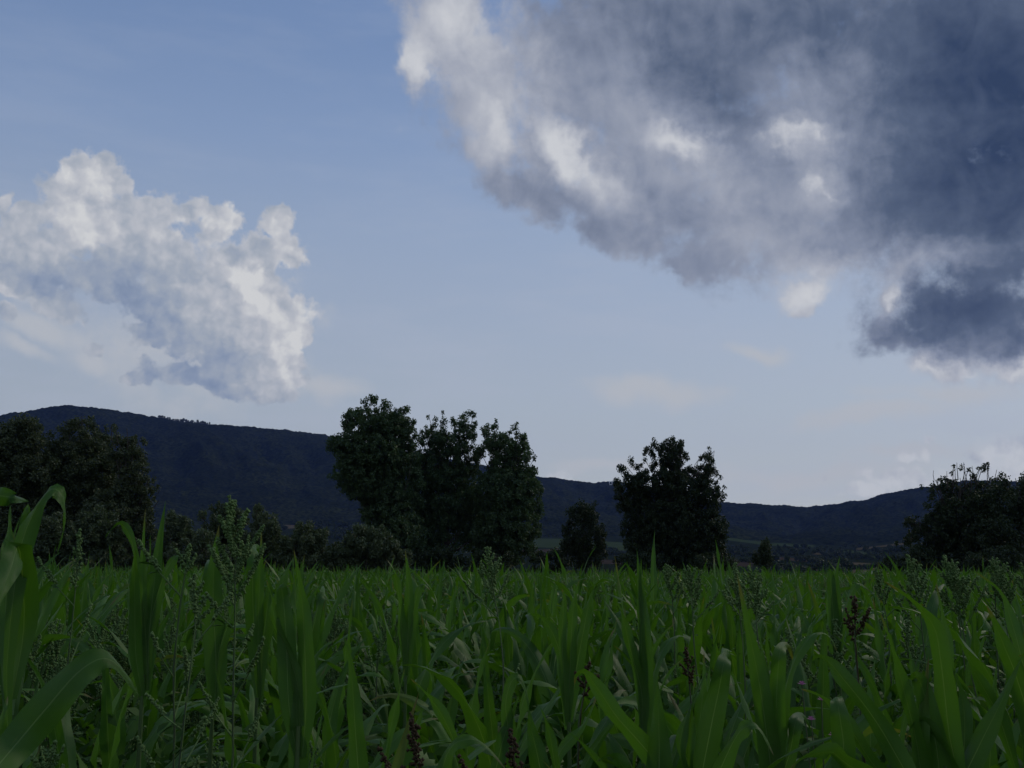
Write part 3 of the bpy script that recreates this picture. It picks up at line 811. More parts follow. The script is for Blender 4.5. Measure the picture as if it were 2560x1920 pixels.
for wx in (-1.3, 1.3):
    b = Bag(); box(b, (wx - 0.45, -2.26, 1.0), (wx + 0.45, -2.19, 2.1)); obj('window', b.mesh('window', [M_pane], False), h)
a = azel(1527, 1220)[0]
r = R_RIDGE - 130
h = thing('hilltop_building', 'tiny white building with two upright towers just below the hill crest', 'building', (r * math.sin(a), r * math.cos(a), float(hill_z(np.array([a]), np.array([r]))[0]) - 1), -a)
b = Bag(); box(b, (-6, -4, -4), (6, 4, 7)); obj('wall', b.mesh('wall', [M_white], False), h)
for tx in (-5.6, 5.6):
    b = Bag(); box(b, (tx - 2.2, -5, 7.02), (tx + 2.2, 3, 21)); obj('tower', b.mesh('tower', [M_white], False), h)

# ------------------------------------------------------------------ corn
def corn_material():
    m, q, out = material('corn_leaf')
    uv = q.node('ShaderNodeTexCoord').outputs['UV']
    s = q.node('ShaderNodeSeparateXYZ', i0=uv)
    u = q.math('ABSOLUTE', q.math('SUBTRACT', s.outputs[0], 0.5))
    geo = q.node('ShaderNodeNewGeometry')
    oi = q.node('ShaderNodeObjectInfo')
    rnd = q.math('FRACT', q.math('ADD', geo.outputs['Random Per Island'], oi.outputs['Random']))
    rib = q.maprange(u, 0.010, 0.026, 1.0, 0.0)
    vein = q.math('SINE', q.math('MULTIPLY', s.outputs[0], 150.0))
    vein = q.math('MULTIPLY_ADD', vein, 0.5, 0.5)
    patch = q.maprange(q.noise(geo.outputs['Position'], 9.0, 4, 0.6), 0.3, 0.7)
    old = q.math('GREATER_THAN', rnd, 0.965)
    c = q.mix(rnd, (0.033, 0.104, 0.014), (0.070, 0.180, 0.018))
    c = q.mix(q.math('MULTIPLY', patch, 0.35), c, (0.062, 0.140, 0.024))
    c = q.mix(q.math('MULTIPLY', old, q.maprange(s.outputs[1], 0.55, 1.0, 0.0, 0.7)), c, (0.17, 0.14, 0.045))
    tip = q.math('MULTIPLY', q.math('GREATER_THAN', rnd, 0.62), q.maprange(q.math('ADD', s.outputs[1], q.math('MULTIPLY', patch, 0.10)), 0.93, 1.03))
    c = q.mix(q.math('MULTIPLY', tip, 0.8), c, (0.16, 0.11, 0.05))
    c = q.mix(q.math('MULTIPLY', vein, 0.30), c, (0.11, 0.22, 0.04))
    blot = q.maprange(q.noise(uv, 14.0, 3, 0.6), 0.60, 0.72)
    c = q.mix(q.math('MULTIPLY', blot, 0.30), c, (0.12, 0.17, 0.04))
    c = q.mix(q.math('MULTIPLY', rib, q.maprange(s.outputs[1], 0.95, 0.3, 0.1, 0.65)), c, (0.17, 0.27, 0.09))
    bump = q.node('ShaderNodeBump', Height=q.math('MULTIPLY_ADD', vein, 0.5, q.math('MULTIPLY', rib, 1.5)), Strength=0.35, Distance=0.002)
    b = q.node('ShaderNodeBsdfPrincipled', Base_Color=c, Roughness=0.46, Normal=bump.outputs[0])
    b.inputs['Specular IOR Level'].default_value = 0.28
    t = q.node('ShaderNodeBsdfTranslucent', Color=q.mix(1.0, c, (1.15, 1.25, 0.35), 'MULTIPLY'))
    q.l.new(q.node('ShaderNodeMixShader', i0=0.40, i1=b.outputs[0], i2=t.outputs[0]).outputs[0], out.inputs[0])
    return m


M_corn = corn_material()
M_stalk = leafy('corn_stalk', (0.05, 0.10, 0.025), (0.08, 0.13, 0.035), (1, 1, 0.5), 0.5, 0.05)


def blade(P, S, width, nc=6, fold=0.22, wave=0.012, phase=0.0, full=0.35, base=0.55, freq=2.6):
    """Leaf blade swept along P (n,3) with side vectors S (n,3). Returns V, F, UV."""
    n = len(P)
    t = np.linspace(0, 1, n)
    T = unit(np.gradient(P, axis=0))
    S = unit(S - (S * T).sum(1, keepdims=True) * T)
    N = np.cross(S, T)
    W = width * (base + (1 - base) * np.sin(np.clip(t / full, 0, 1) * np.pi / 2)) * np.clip(1 - np.clip((t - 0.22) / 0.78, 0, 1) ** 1.35, 0.004, 1)
    u = np.linspace(-0.5, 0.5, nc + 1)
    V = P[:, None, :] + S[:, None, :] * (u[None, :, None] * W[:, None, None]) + N[:, None, :] * (np.abs(u)[None, :, None] * fold * W[:, None, None])
    rip = np.sin(t * freq * 2 * np.pi + phase)[:, None] * (u ** 2)[None, :] * 4 * wave * np.sin(np.pi * t)[:, None] * np.where(u > 0, 1, -0.8)[None, :]
    V = V + N[:, None, :] * rip[:, :, None]
    i = np.arange(n - 1)[:, None] * (nc + 1)
    j = np.arange(nc)[None, :]
    F = np.stack([i + j, i + j + 1, i + nc + 2 + j, i + nc + 1 + j], -1).reshape(-1, 4)
    UV = np.stack(np.broadcast_arrays((u + 0.5)[None, :], t[:, None]), -1).reshape(-1, 2)
    return V.reshape(-1, 3), F, UV[F].reshape(-1, 2)


def arch(g, base, az, L, a0, a1, p, n=16, bend=0.0, twist=0.0):
    """Centre line and side vectors of a leaf that leaves at angle a0 from vertical and reaches a1."""
    t = np.linspace(0, 1, n)
    ang = a0 + (a1 - a0) * t ** p
    azs = az + bend * t ** 1.5
    d = np.stack([np.sin(ang) * np.cos(azs), np.sin(ang) * np.sin(azs), np.cos(ang)], -1)
    P = np.asarray(base) + np.concatenate([np.zeros((1, 3)), np.cumsum((d[1:] + d[:-1]) * 0.5 * L / (n - 1), 0)])
    side = np.stack([-np.sin(azs), np.cos(azs), 0 * azs], -1)
    nrm = np.cross(side, d)
    tw = twist * t
    return P, side * np.cos(tw)[:, None] + nrm * np.sin(tw)[:, None]


def corn_leaves(g, top=1.0, n_leaf=9, nc=6, ns=16, young=0.5):
    """List of blades and the stalk line of one plant about 1.3 m high."""
    leaves = []
    az = g.uniform(0, 2 * np.pi)
    hs = top * 0.62
    lean = g.normal(size=2) * 0.04
    for i in range(n_leaf):
        f = i / (n_leaf - 1)
        z = hs * (0.06 + 0.94 * f ** 0.9)
        a = az + (i % 2) * np.pi + g.normal() * 0.28
        b = (lean[0] * z, lean[1] * z, z)
        if f < 0.62:
            L, a0, a1 = g.uniform(0.5, 0.75), R(g.uniform(22, 42)), R(g.uniform(95, 155))
            p = g.uniform(1.1, 1.9)
        elif f < 0.88:
            L, a0, a1 = g.uniform(0.6, 0.82), R(g.uniform(12, 28)), R(g.choice([g.uniform(40, 70), g.uniform(95, 160), g.uniform(95, 160)]))
            p = g.uniform(1.4, 2.6)
        else:
            L, a0, a1 = g.uniform(0.5, 0.72), R(g.uniform(3, 12)), R(g.choice([g.uniform(6, 30), g.uniform(40, 110)]))
            p = 2.2
        P, S = arch(g, b, a, L * top, a0, a1, p, ns, g.normal() * 0.25, g.normal() * (0.5 if f < 0.85 else 1.1))
        w = (0.084 if f < 0.88 else 0.060) * g.uniform(0.8, 1.2) * top
        leaves.append(blade(P, S, w, nc, 0.22 if f < 0.85 else 0.45, 0.014, g.uniform(0, 6.28), freq=g.uniform(2, 4)))
    zz = np.linspace(0, 1, 8)
    stalk = np.stack([lean[0] * zz * hs, lean[1] * zz * hs, zz * hs], -1)
    return leaves, stalk


def stalk_mesh(line, r=0.011):
    b = Bag()
    tube(b, line, np.linspace(r, r * 0.45, len(line)), 7)
    return b.mesh('stalk', [M_stalk])


def joined(parts):
    n, V, F, UV = 0, [], [], []
    for v, f, uv in parts:
        V.append(v); F.append(f + n); UV.append(uv); n += len(v)
    return np.concatenate(V), np.concatenate(F), np.concatenate(UV)


# hero plants: leaf centre lines drawn as curves in the plane where the plant stands
def smooth_path(pts, n):
    pts = np.asarray(pts, float)
    k = len(pts)
    ext = np.concatenate([[2 * pts[0] - pts[1]], pts, [2 * pts[-1] - pts[-2]]])
    out = []
    for s in np.linspace(0, k - 1, n):
        i = min(int(s), k - 2)
        f = s - i
        a, b, c, d = ext[i], ext[i + 1], ext[i + 2], ext[i + 3]
        out.append(0.5 * (2 * b + (c - a) * f + (2 * a - 5 * b + 4 * c - d) * f * f + (3 * b - a - 3 * c + d) * f ** 3))
    return np.array(out)


def traced(depth, pts, width, roll0=0.0, roll1=None, lean=0.0, fold=0.2, base=0.8, full=0.35, wave=0.009, n=22, nc=8):
    """Blade through photo points (px, py[, extra depth]); roll turns its face away from the viewer."""
    W = []
    for i, p in enumerate(pts):
        f = i / (len(pts) - 1)
        W.append(at(p[0], p[1], depth + (p[2] if len(p) > 2 else 0.0) + lean * f))
    P = smooth_path(W, n)
    T = unit(np.gradient(P, axis=0))
    view = unit(P - np.array([0, 0, CAM_Z]))
    S0 = unit(np.cross(T, view))
    N0 = np.cross(S0, T)
    ro = R(roll0) + (R(roll1 if roll1 is not None else roll0) - R(roll0)) * np.linspace(0, 1, n)
    S = S0 * np.cos(ro)[:, None] + N0 * np.sin(ro)[:, None]
    return blade(P, S, width, nc, fold, wave, 1.0, full, base)


HERO = [
    ('close corn plant at left edge, one leaf arching over like a cane', 1.5, 20, [
        ([(18, 1640), (48, 1385), (80, 1290), (110, 1240), (135, 1222), (156, 1240), (165, 1290), (158, 1335), (143, 1385)], 0.046, 34, 75, 0.05, 0.35),
        ([(60, 1560, .05), (48, 1372), (28, 1420, -.04), (-2, 1500, -.08), (-40, 1620, -.1)], 0.055, 35, 20, -0.05, 0.3),
        ([(-120, 1262, -.1), (-40, 1240), (10, 1240), (45, 1247), (72, 1254, .1)], 0.05, 10, 20, 0.0, 0.3),
        ([(14, 1560, .1), (18, 1420, .12), (22, 1330, .14), (26, 1262, .16)], 0.038, 10, 30, 0.0, 0.25),
        ([(40, 1600, .2), (56, 1440, .2), (62, 1330, .2), (66, 1268, .2), (60, 1300, .3)], 0.04, 10, 10, 0.0, 0.2),
        ([(30, 1680, .1), (52, 1560, .1), (60, 1440, .14), (50, 1390, .2)], 0.05, 25, 30, 0.0, 0.25)]),
    ('bottom left corn plant with huge grey green leaf folded near its tip', 1.25, -20, [
        ([(-50, 1990, -.1), (40, 1862), (120, 1765), (180, 1695), (222, 1660), (258, 1645), (290, 1658), (322, 1700), (348, 1742)], 0.066, -12, 50, 0.12, 0.26),
        ([(-20, 2000, .2), (-15, 1900, .2), (5, 1800, .2), (20, 1740, .22)], 0.04, 10, 20, 0.0, 0.3),
        ([(-10, 1980, .3), (40, 1860, .3), (75, 1770, .32), (98, 1700, .35)], 0.045, 20, 40, 0.0, 0.3)]),
    ('corn plant with two tall spears side by side, left of tallest weed', 3.3, 368, [
        ([(366, 1620), (356, 1480), (357, 1370), (364, 1268)], 0.036, 10, 20, 0.0, 0.3), ([(372, 1600), (384, 1470), (398, 1360), (414, 1252)], 0.058, 15, 0, 0.0, 0.3),
        ([(362, 1580), (345, 1440), (328, 1350), (303, 1311), (278, 1325), (262, 1345)], 0.042, 20, 70, 0.1, 0.3), ([(370, 1560, .1), (374, 1430, .1), (376, 1335, .1)], 0.03, 30, 30, 0.0, 0.3),
        ([(376, 1560), (402, 1460), (428, 1405), (456, 1385), (478, 1392)], 0.05, 40, 70, 0.0, 0.3), ([(340, 1640), (337, 1500), (336, 1420), (340, 1370)], 0.045, 0, 15, -0.1, 0.25)]),
    ('corn plant with broad spear touching left flank of tallest weed panicle', 3.25, 535, [
        ([(540, 1660), (533, 1500), (536, 1400), (548, 1312)], 0.078, 5, 10, 0.0, 0.22), ([(530, 1660, .1), (520, 1500, .1), (520, 1412, .1), (518, 1400, .3)], 0.055, 0, 0, 0.0, 0.2),
        ([(545, 1640), (585, 1520), (600, 1440), (610, 1470), (612, 1520)], 0.04, 40, 60, 0.0, 0.3)]),
    ('corn plant with thin bright spear just right of tallest weed panicle', 3.4, 650, [
        ([(645, 1620), (648, 1480), (651, 1400), (654, 1322)], 0.042, 15, 25, 0.0, 0.3), ([(640, 1640, .1), (632, 1500, .1), (634, 1385, .1), (645, 1372, .25), (650, 1400, .4)], 0.062, 0, 0, 0.0, 0.2),
        ([(655, 1640), (668, 1520), (672, 1460), (664, 1424)], 0.04, 5, 30, 0.0, 0.3), ([(650, 1640), (690, 1510), (715, 1430), (733, 1395)], 0.05, 20, 40, 0.1, 0.3)]),
    ('corn plant with wide pale spear and square topped leaf below left bushes', 2.9, 752, [
        ([(765, 1760), (760, 1580), (752, 1480), (734, 1372)], 0.062, 5, 40, 0.0, 0.3), ([(722, 1760), (716, 1600), (708, 1500), (702, 1462), (704, 1480, .15)], 0.06, 0, 0, 0.0, 0.12),
        ([(742, 1700), (690, 1560), (680, 1500), (666, 1450)], 0.038, 10, 60, 0.0, 0.3), ([(760, 1680), (790, 1540), (802, 1490), (822, 1500), (834, 1545)], 0.045, 30, 60, 0.1, 0.3),
        ([(752, 1900), (760, 1760), (790, 1640), (850, 1590)], 0.05, 20, 40, 0.2, 0.3), ([(745, 1900), (742, 1780), (738, 1690)], 0.06, 0, 10, 0.0, 0.2)]),
    ('corn plant with single bright spear under left poplar of trio', 4.4, 1014, [
        ([(1020, 1590), (1022, 1470), (1013, 1372)], 0.062, 0, 20, 0.0, 0.35), ([(1005, 1580), (996, 1480), (985, 1440), (970, 1455)], 0.05, 30, 60, 0.0, 0.3), ([(1024, 1600), (1040, 1500), (1056, 1460), (1076, 1476)], 0.05, 30, 60, 0.0, 0.3)]),
    ('corn plant with long twisted spear below the lone poplar', 3.1, 1606, [
        ([(1612, 1780), (1614, 1640), (1610, 1540), (1600, 1450), (1592, 1372)], 0.048, 30, -20, 0.0, 0.4), ([(1606, 1700), (1602, 1560), (1601, 1470), (1603, 1395)], 0.036, 20, 40, 0.0, 0.35),
        ([(1605, 1740), (1575, 1620), (1556, 1540), (1540, 1500)], 0.046, 20, 50, 0.0, 0.3), ([(1618, 1760), (1650, 1640), (1690, 1590), (1730, 1600)], 0.046, 40, 60, 0.2, 0.3)]),
    ('corn plant with tallest broad spear right of centre, leaves bowing right', 2.5, 1925, [
        ([(1930, 1960), (1912, 1800), (1893, 1680), (1868, 1560), (1843, 1437)], 0.062, 8, 20, 0.0, 0.3), ([(1935, 1940), (1952, 1790), (1972, 1690), (2000, 1625), (2040, 1582), (2075, 1592), (2094, 1632)], 0.042, 35, 70, 0.1, 0.35),
        ([(1940, 1950), (1940, 1800), (1944, 1690), (1952, 1622), (1972, 1618, .12), (1985, 1660, .22)], 0.05, 10, 10, 0.0, 0.2), ([(1920, 1900), (1914, 1740), (1905, 1640), (1895, 1560)], 0.034, 25, 40, 0.1, 0.35),
        ([(1945, 1980), (1975, 1880), (1990, 1800), (2010, 1790, .1), (2030, 1830, .2)], 0.05, 30, 40, 0.0, 0.25)]),
    ('corn plant with flat topped upright leaf, bottom edge below lone poplar', 2.25, 1740, [
        ([(1745, 2000), (1775, 1830), (1796, 1730), (1812, 1650), (1822, 1648, .14), (1830, 1690, .25)], 0.058, 0, 0, 0.0, 0.15), ([(1735, 1980, .1), (1750, 1800, .12), (1758, 1720, .12), (1760, 1628, .14)], 0.045, 15, 30, 0.0, 0.25),
        ([(1725, 1980), (1722, 1880), (1728, 1780), (1736, 1700)], 0.032, 30, 50, 0.0, 0.3), ([(1780, 1980), (1830, 1860), (1862, 1818), (1900, 1822), (1935, 1890)], 0.055, 35, 60, -0.1, 0.25),
        ([(1735, 1990), (1700, 1880), (1720, 1780), (1775, 1660)], 0.04, 40, 60, 0.0, 0.3)]),
    ('corn plant, long leaf sweeping up left to hooked tip, lower right', 2.2, 2262, [
        ([(2290, 2000), (2230, 1870), (2170, 1775), (2110, 1700), (2072, 1655), (2042, 1642), (2030, 1655)], 0.056, 15, 45, 0.2, 0.24), ([(2280, 2000), (2190, 1920), (2110, 1800), (2050, 1742), (2002, 1722)], 0.05, 30, 50, 0.2, 0.28),
        ([(2230, 2000), (2110, 1905), (2075, 1880), (2010, 1895), (1970, 1930)], 0.055, 30, 60, -0.1, 0.25), ([(2120, 1960), (2108, 1850), (2096, 1770), (2092, 1742, .05), (2098, 1780, .2)], 0.055, 0, 0, 0.0, 0.2)]),
    ('corn plant at right, bright leaf twisted midway and bent left', 2.4, 2345, [
        ([(2392, 1960), (2372, 1830), (2360, 1720), (2350, 1640), (2338, 1575), (2308, 1530), (2262, 1488), (2208, 1452)], 0.060, -5, 50, 0.0, 0.3), ([(2368, 1760, .1), (2368, 1640, .1), (2356, 1545, .12), (2340, 1455, .14)], 0.040, 10, 40, 0.0, 0.3),
        ([(2310, 1990), (2290, 1850), (2258, 1720), (2230, 1620), (2200, 1530)], 0.048, 25, 45, 0.0, 0.3), ([(2318, 1960), (2306, 1840), (2312, 1740), (2322, 1640)], 0.042, 30, 10, 0.0, 0.3),
        ([(2395, 1980), (2450, 1860), (2500, 1760), (2556, 1640)], 0.066, 20, 20, 0.0, 0.22), ([(2350, 1980), (2340, 1860), (2306, 1720), (2286, 1690), (2290, 1720, .15)], 0.06, 5, 5, 0.0, 0.15),
        ([(2400, 1960), (2412, 1820), (2402, 1730), (2372, 1650)], 0.046, 15, 35, 0.1, 0.3), ([(2380, 1960), (2340, 1850), (2300, 1800), (2262, 1850)], 0.05, 30, 50, 0.0, 0.3)]),
    ('corn plant at right edge, broad pale leaf pointing up left', 2.6, 2560, [
        ([(2580, 1840), (2540, 1690), (2512, 1620), (2488, 1560), (2466, 1512)], 0.060, 0, 30, 0.0, 0.28), ([(2600, 1850), (2552, 1640), (2530, 1560), (2500, 1480), (2440, 1430)], 0.045, 10, 40, 0.2, 0.3),
        ([(2500, 1800), (2470, 1740), (2430, 1670), (2402, 1608)], 0.048, 20, 40, 0.0, 0.3), ([(2590, 1860), (2600, 1700), (2580, 1640), (2545, 1640)], 0.05, 20, 40, 0.0, 0.3)]),
    ('corn plant, wide leaf leaning left beside pointed blade, lower centre', 2.3, 1640, [
        ([(1700, 1990), (1640, 1905), (1585, 1840), (1540, 1790), (1500, 1730), (1462, 1682), (1442, 1690), (1436, 1712)], 0.056, 10, 45, 0.1, 0.22), ([(1646, 2000), (1648, 1880), (1646, 1790), (1644, 1700)], 0.068, 0, 5, 0.0, 0.18),
        ([(1655, 1990), (1690, 1880), (1720, 1800), (1752, 1690)], 0.034, 25, 30, 0.1, 0.3), ([(1600, 1990), (1560, 1920), (1530, 1890), (1490, 1905)], 0.045, 30, 50, 0.0, 0.3)]),
    ('corn plant with upright flared blades at bottom centre left', 2.35, 960, [
        ([(905, 2000), (890, 1850), (884, 1760), (876, 1660), (860, 1590)], 0.05, 10, 30, 0.0, 0.25), ([(930, 2000), (1000, 1900), (1040, 1820), (1056, 1770)], 0.06, 20, 35, 0.0, 0.22),
        ([(1170, 2010), (1140, 1870), (1100, 1780), (1060, 1730), (1026, 1696)], 0.042, 30, 55, 0.1, 0.3), ([(950, 1990), (975, 1830), (995, 1740), (1012, 1670)], 0.03, 30, 50, 0.0, 0.3),
        ([(1080, 2000), (1120, 1880), (1160, 1850), (1210, 1860), (1270, 1930)], 0.045, 30, 50, 0.0, 0.3)]),
    ('corn plant with bright leaf hooking down to the right, bottom centre', 2.5, 1330, [
        ([(1290, 1960), (1272, 1830), (1264, 1760), (1278, 1705), (1300, 1695), (1318, 1740), (1322, 1790)], 0.040, 10, 40, 0.0, 0.25), ([(1360, 2000), (1346, 1900), (1330, 1830), (1322, 1770)], 0.062, 10, 5, 0.0, 0.22),
        ([(1235, 2000), (1250, 1880), (1275, 1800), (1298, 1735)], 0.05, 20, 30, 0.0, 0.25), ([(1390, 1990), (1382, 1880), (1366, 1810), (1352, 1770)], 0.034, 20, 40, 0.0, 0.3),
        ([(1370, 1980), (1400, 1880), (1460, 1810), (1500, 1720)], 0.04, 30, 40, 0.1, 0.3)]),
    ('corn plant, tall spear before distant fields right of small pointed tree', 5.0, 2094, [
        ([(2094, 1600), (2092, 1500), (2090, 1440), (2100, 1390)], 0.055, 5, 20, 0.0, 0.3), ([(2085, 1560), (2078, 1470), (2076, 1432), (2072, 1420)], 0.06, 20, 20, 0.0, 0.3), ([(2100, 1580), (2130, 1480), (2150, 1460), (2176, 1480)], 0.05, 30, 50, 0.0, 0.3)]),
    ('corn plant with arching leaf and pale midrib, left of long twisted spear', 3.4, 1420, [
        ([(1412, 1700), (1402, 1640), (1380, 1580), (1350, 1542), (1322, 1536)], 0.06, 15, 50, 0.1, 0.22), ([(1425, 1680), (1430, 1560), (1436, 1500), (1448, 1450)], 0.045, 10, 20, 0.0, 0.3), ([(1440, 1680), (1462, 1560), (1472, 1510), (1482, 1470)], 0.05, 10, 30, 0.0, 0.3),
        ([(1410, 1690), (1405, 1590), (1410, 1500), (1404, 1470)], 0.04, 20, 20, 0.0, 0.3)]),
]
n_hero = []
for lab, depth, bx, leaves in HERO:
    low = max(p[1] for lf in leaves for p in lf[0])
    b = at(bx, 1700, depth)
    root = thing('corn_plant', lab, 'corn plant', (b.x, depth, 0), 0, 'corn plants of the front rows')
    o = np.array([b.x, depth, 0])
    topz = 0.0
    for pts, w, r0, r1, lean, fold in leaves:
        e = pts[0][2] if len(pts[0]) > 2 else 0.0                       # every leaf starts in a sheath on the stalk
        sx = bx + 0.35 * (pts[0][0] - bx)
        pts = [(sx + 0.3 * (bx - sx), pts[0][1] + 230 / depth ** 0.5, e * 0.2)] + pts
        v, f, uv = traced(depth, pts, w * (0.78 if depth < 1.6 else 1.0), r0, r1, lean, fold, base=0.30, full=0.42)
        topz = max(topz, v[0][2])
        root_leaf = add_mesh('leaf', v - o, f, uv, [M_corn])
        obj('leaf', root_leaf, root)
    hg4 = np.random.default_rng(int(bx) + 5000)
    for i in range(5):                                                  # lower leaves hidden among the neighbours
        P, S = arch(hg4, (0, 0, 0.2 + 0.13 * i), i * np.pi + 0.4 + hg4.normal() * 0.4, hg4.uniform(0.5, 0.75), R(hg4.uniform(20, 38)), R(hg4.uniform(90, 140)), 1.6, 16, 0.2, 0.3)
        v, f, uv = blade(P, S, 0.062, 6, 0.22, 0.01, i)
        obj('leaf', add_mesh('leaf', v, f, uv, [M_corn]), root)
    zz = np.linspace(0, 1, 8)
    ax = np.mean([at(lf[0][0][0], lf[0][0][1], depth).x for lf in leaves]) - b.x
    obj('stalk', stalk_mesh(np.stack([ax * zz, 0 * zz, zz * min(topz, 1.25)], -1), 0.013), root)
    n_hero.append((b.x, depth))
n_hero = np.array(n_hero)

# the rest of the crop: plants of the near rows one by one, everything beyond as one field
KINDS = []
for k in range(14):
    g = np.random.default_rng(500 + k)
    KINDS.append(corn_leaves(g, 1.0, int(g.integers(7, 10))))
KMESH = [(stalk_mesh(s), [add_mesh('leaf', *lf[:2], lf[2], [M_corn]) for lf in L]) for L, s in KINDS]
cg = np.random.default_rng(99)
ROW, GAP = 0.72, 0.24
spots = []
ca, sa = math.cos(R(12)), math.sin(R(12))
for i in range(-140, 141):
    for j in range(-420, 421):
        x0, y0 = i * ROW + cg.normal() * 0.07, j * GAP + cg.normal() * 0.07
        x, y = x0 * ca - y0 * sa, x0 * sa + y0 * ca
        if 1.7 < y < 66 and abs(x) < 0.66 * y + 2.0:
            spots.append((x, y))
spots = np.array(spots)
d = np.hypot(spots[:, 0], spots[:, 1])
keep = cg.uniform(size=len(d)) < np.where(d < 9, 0.92, np.where(d < 22, 0.74, 0.50))
away = np.min(np.hypot(spots[:, None, 0] - n_hero[None, :, 0], spots[:, None, 1] - n_hero[None, :, 1]), 1) > 0.2
spots, d = spots[keep & away & (d > 1.9)], d[keep & away & (d > 1.9)]
order = np.argsort(d)
spots, d = spots[order], d[order]
inside = np.abs(spots[:, 0]) < 0.545 * spots[:, 1] + 0.12
single = np.nonzero(inside)[0][: 300 - len(HERO)]
GROWTH = vnoise(spots[:, 0] / 2.2 + 40, spots[:, 1] / 2.2 + 40, 8)


def growth(i):
    x, y = spots[i]
    s = 0.90 + 0.20 * GROWTH[i] + cg.normal() * 0.08
    s += 0.15 * np.clip(-x / y * 2, 0, 1)                     # the crop stands a little taller on the left
    s += 0.10 * min(1.0, max(0.0, (d[i] - 5) / 6))
    if cg.uniform() < 0.16:
        s += cg.uniform(0.05, 0.22)                           # a few plants overtop the rest
    if d[i] < 4.5:
        s = min(s, 0.82 + 0.055 * d[i])
    return float(np.clip(s, 0.6, 1.45))


def zone(px):
    for lim, word in ((400, 'under the dull trees at left'), (820, 'under the grey green bushes'), (1380, 'under the trio of poplars'), (1540, 'under the round tree'),
                      (1830, 'under the lone poplar'), (2240, 'under the distant fields'), (9999, 'under the bare twigged poplar')):
        if px < lim:
            return word


for i in single:
    x, y = spots[i]
    px = px_of(np.array([x]), np.array([y]), np.array([1.2]))[0][0]
    k = int(cg.integers(0, len(KMESH)))
    row = 'front' if d[i] < 3.6 else ('second' if d[i] < 5.2 else ('third' if d[i] < 7.2 else 'fourth'))
    lab = {'front': 'large leafy front row corn plant, ', 'second': 'leafy second row corn plant, ', 'third': 'mid field corn plant half hidden by nearer leaves, ',
           'fourth': 'small looking corn plant near the crop skyline, '}[row] + zone(px)
    t = thing('corn_plant', lab, 'corn plant', (x, y, 0), cg.uniform(0, 6.28), 'corn plants, ' + row + ' band ' + zone(px))
    s = growth(i)
    t.scale = (s, s, s * cg.uniform(0.95, 1.05))
    t.rotation_euler = (cg.normal() * 0.05, cg.normal() * 0.05, t.rotation_euler[2])
    obj('stalk', KMESH[k][0], t)
    for me in KMESH[k][1]:
        obj('leaf', me, t)

LOD1 = [joined(corn_leaves(np.random.default_rng(700 + k), 1.0, 8, 2, 9)[0]) for k in range(10)]
LOD2 = [joined(corn_leaves(np.random.default_rng(800 + k), 1.0, 6, 2, 7)[0]) for k in range(10)]
rest = np.setdiff1d(np.arange(len(spots)), single)
fV, fF, fUV, nf = [], [], [], 0
for i in rest:
    x, y = spots[i]
    v, f, uv = (LOD1 if d[i] < 20 else LOD2)[int(cg.integers(0, 10))]
    a, s = cg.uniform(0, 6.28), growth(i) * (1.0 if d[i] < 30 else 1.02)
    c_, s_ = math.cos(a), math.sin(a)
    w = v * s
    tilt = cg.normal(size=2) * 0.05
    w = np.stack([w[:, 0] * c_ - w[:, 1] * s_ + x + tilt[0] * w[:, 2], w[:, 0] * s_ + w[:, 1] * c_ + y + tilt[1] * w[:, 2], w[:, 2]], -1)
    fV.append(w); fF.append(f + nf); fUV.append(uv); nf += len(v)
o = obj('corn_field', add_mesh('corn_field', np.concatenate(fV), np.concatenate(fF), np.concatenate(fUV), [M_corn]))
tag(o, 'dense green corn filling the field back to the trees', 'corn field', kind='stuff')
print('corn: singles', len(single), 'to', d[single[-1]], 'm; field plants', len(rest))

# ------------------------------------------------------------------ weeds among the corn
M_seed = leafy('weed_seed_spikes', (0.095, 0.175, 0.048), (0.165, 0.260, 0.088), (1, 1, 0.6), 0.7, 0.2, 0.15)
M_weedleaf = leafy('weed_leaf', (0.030, 0.074, 0.016), (0.058, 0.120, 0.028), (1.1, 1.3, 0.5), 0.6, 0.3, 0.1)
M_weedstem = leafy('weed_stem', (0.05, 0.085, 0.035), (0.085, 0.11, 0.05), (1, 1, 0.5), 0.6, 0.05)
M_red = leafy('red_grass_spikes', (0.050, 0.036, 0.018), (0.078, 0.050, 0.024), (1, 0.8, 0.6), 0.7, 0.2, 0.15)
M_pink = leafy('pink_petals', (0.30, 0.10, 0.22), (0.42, 0.18, 0.34), (1, 0.8, 1), 0.7, 0.3)
OCT_V = np.array([(1, 0, 0), (-1, 0, 0), (0, 1, 0), (0, -1, 0), (0, 0, 1.25), (0, 0, -1)], float)
OCT_F = np.array([(0, 2, 4), (2, 1, 4), (1, 3, 4), (3, 0, 4), (2, 0, 5), (1, 2, 5), (3, 1, 5), (0, 3, 5)])


def grains(C, size, g):
    n = len(C)
    s = (size * g.uniform(0.6, 1.3, n))[:, None, None]
    V = C[:, None, :] + OCT_V[None] * s
    F = OCT_F[None] + np.arange(n)[:, None, None] * 6
    return V.reshape(-1, 3), F.reshape(-1, 3)


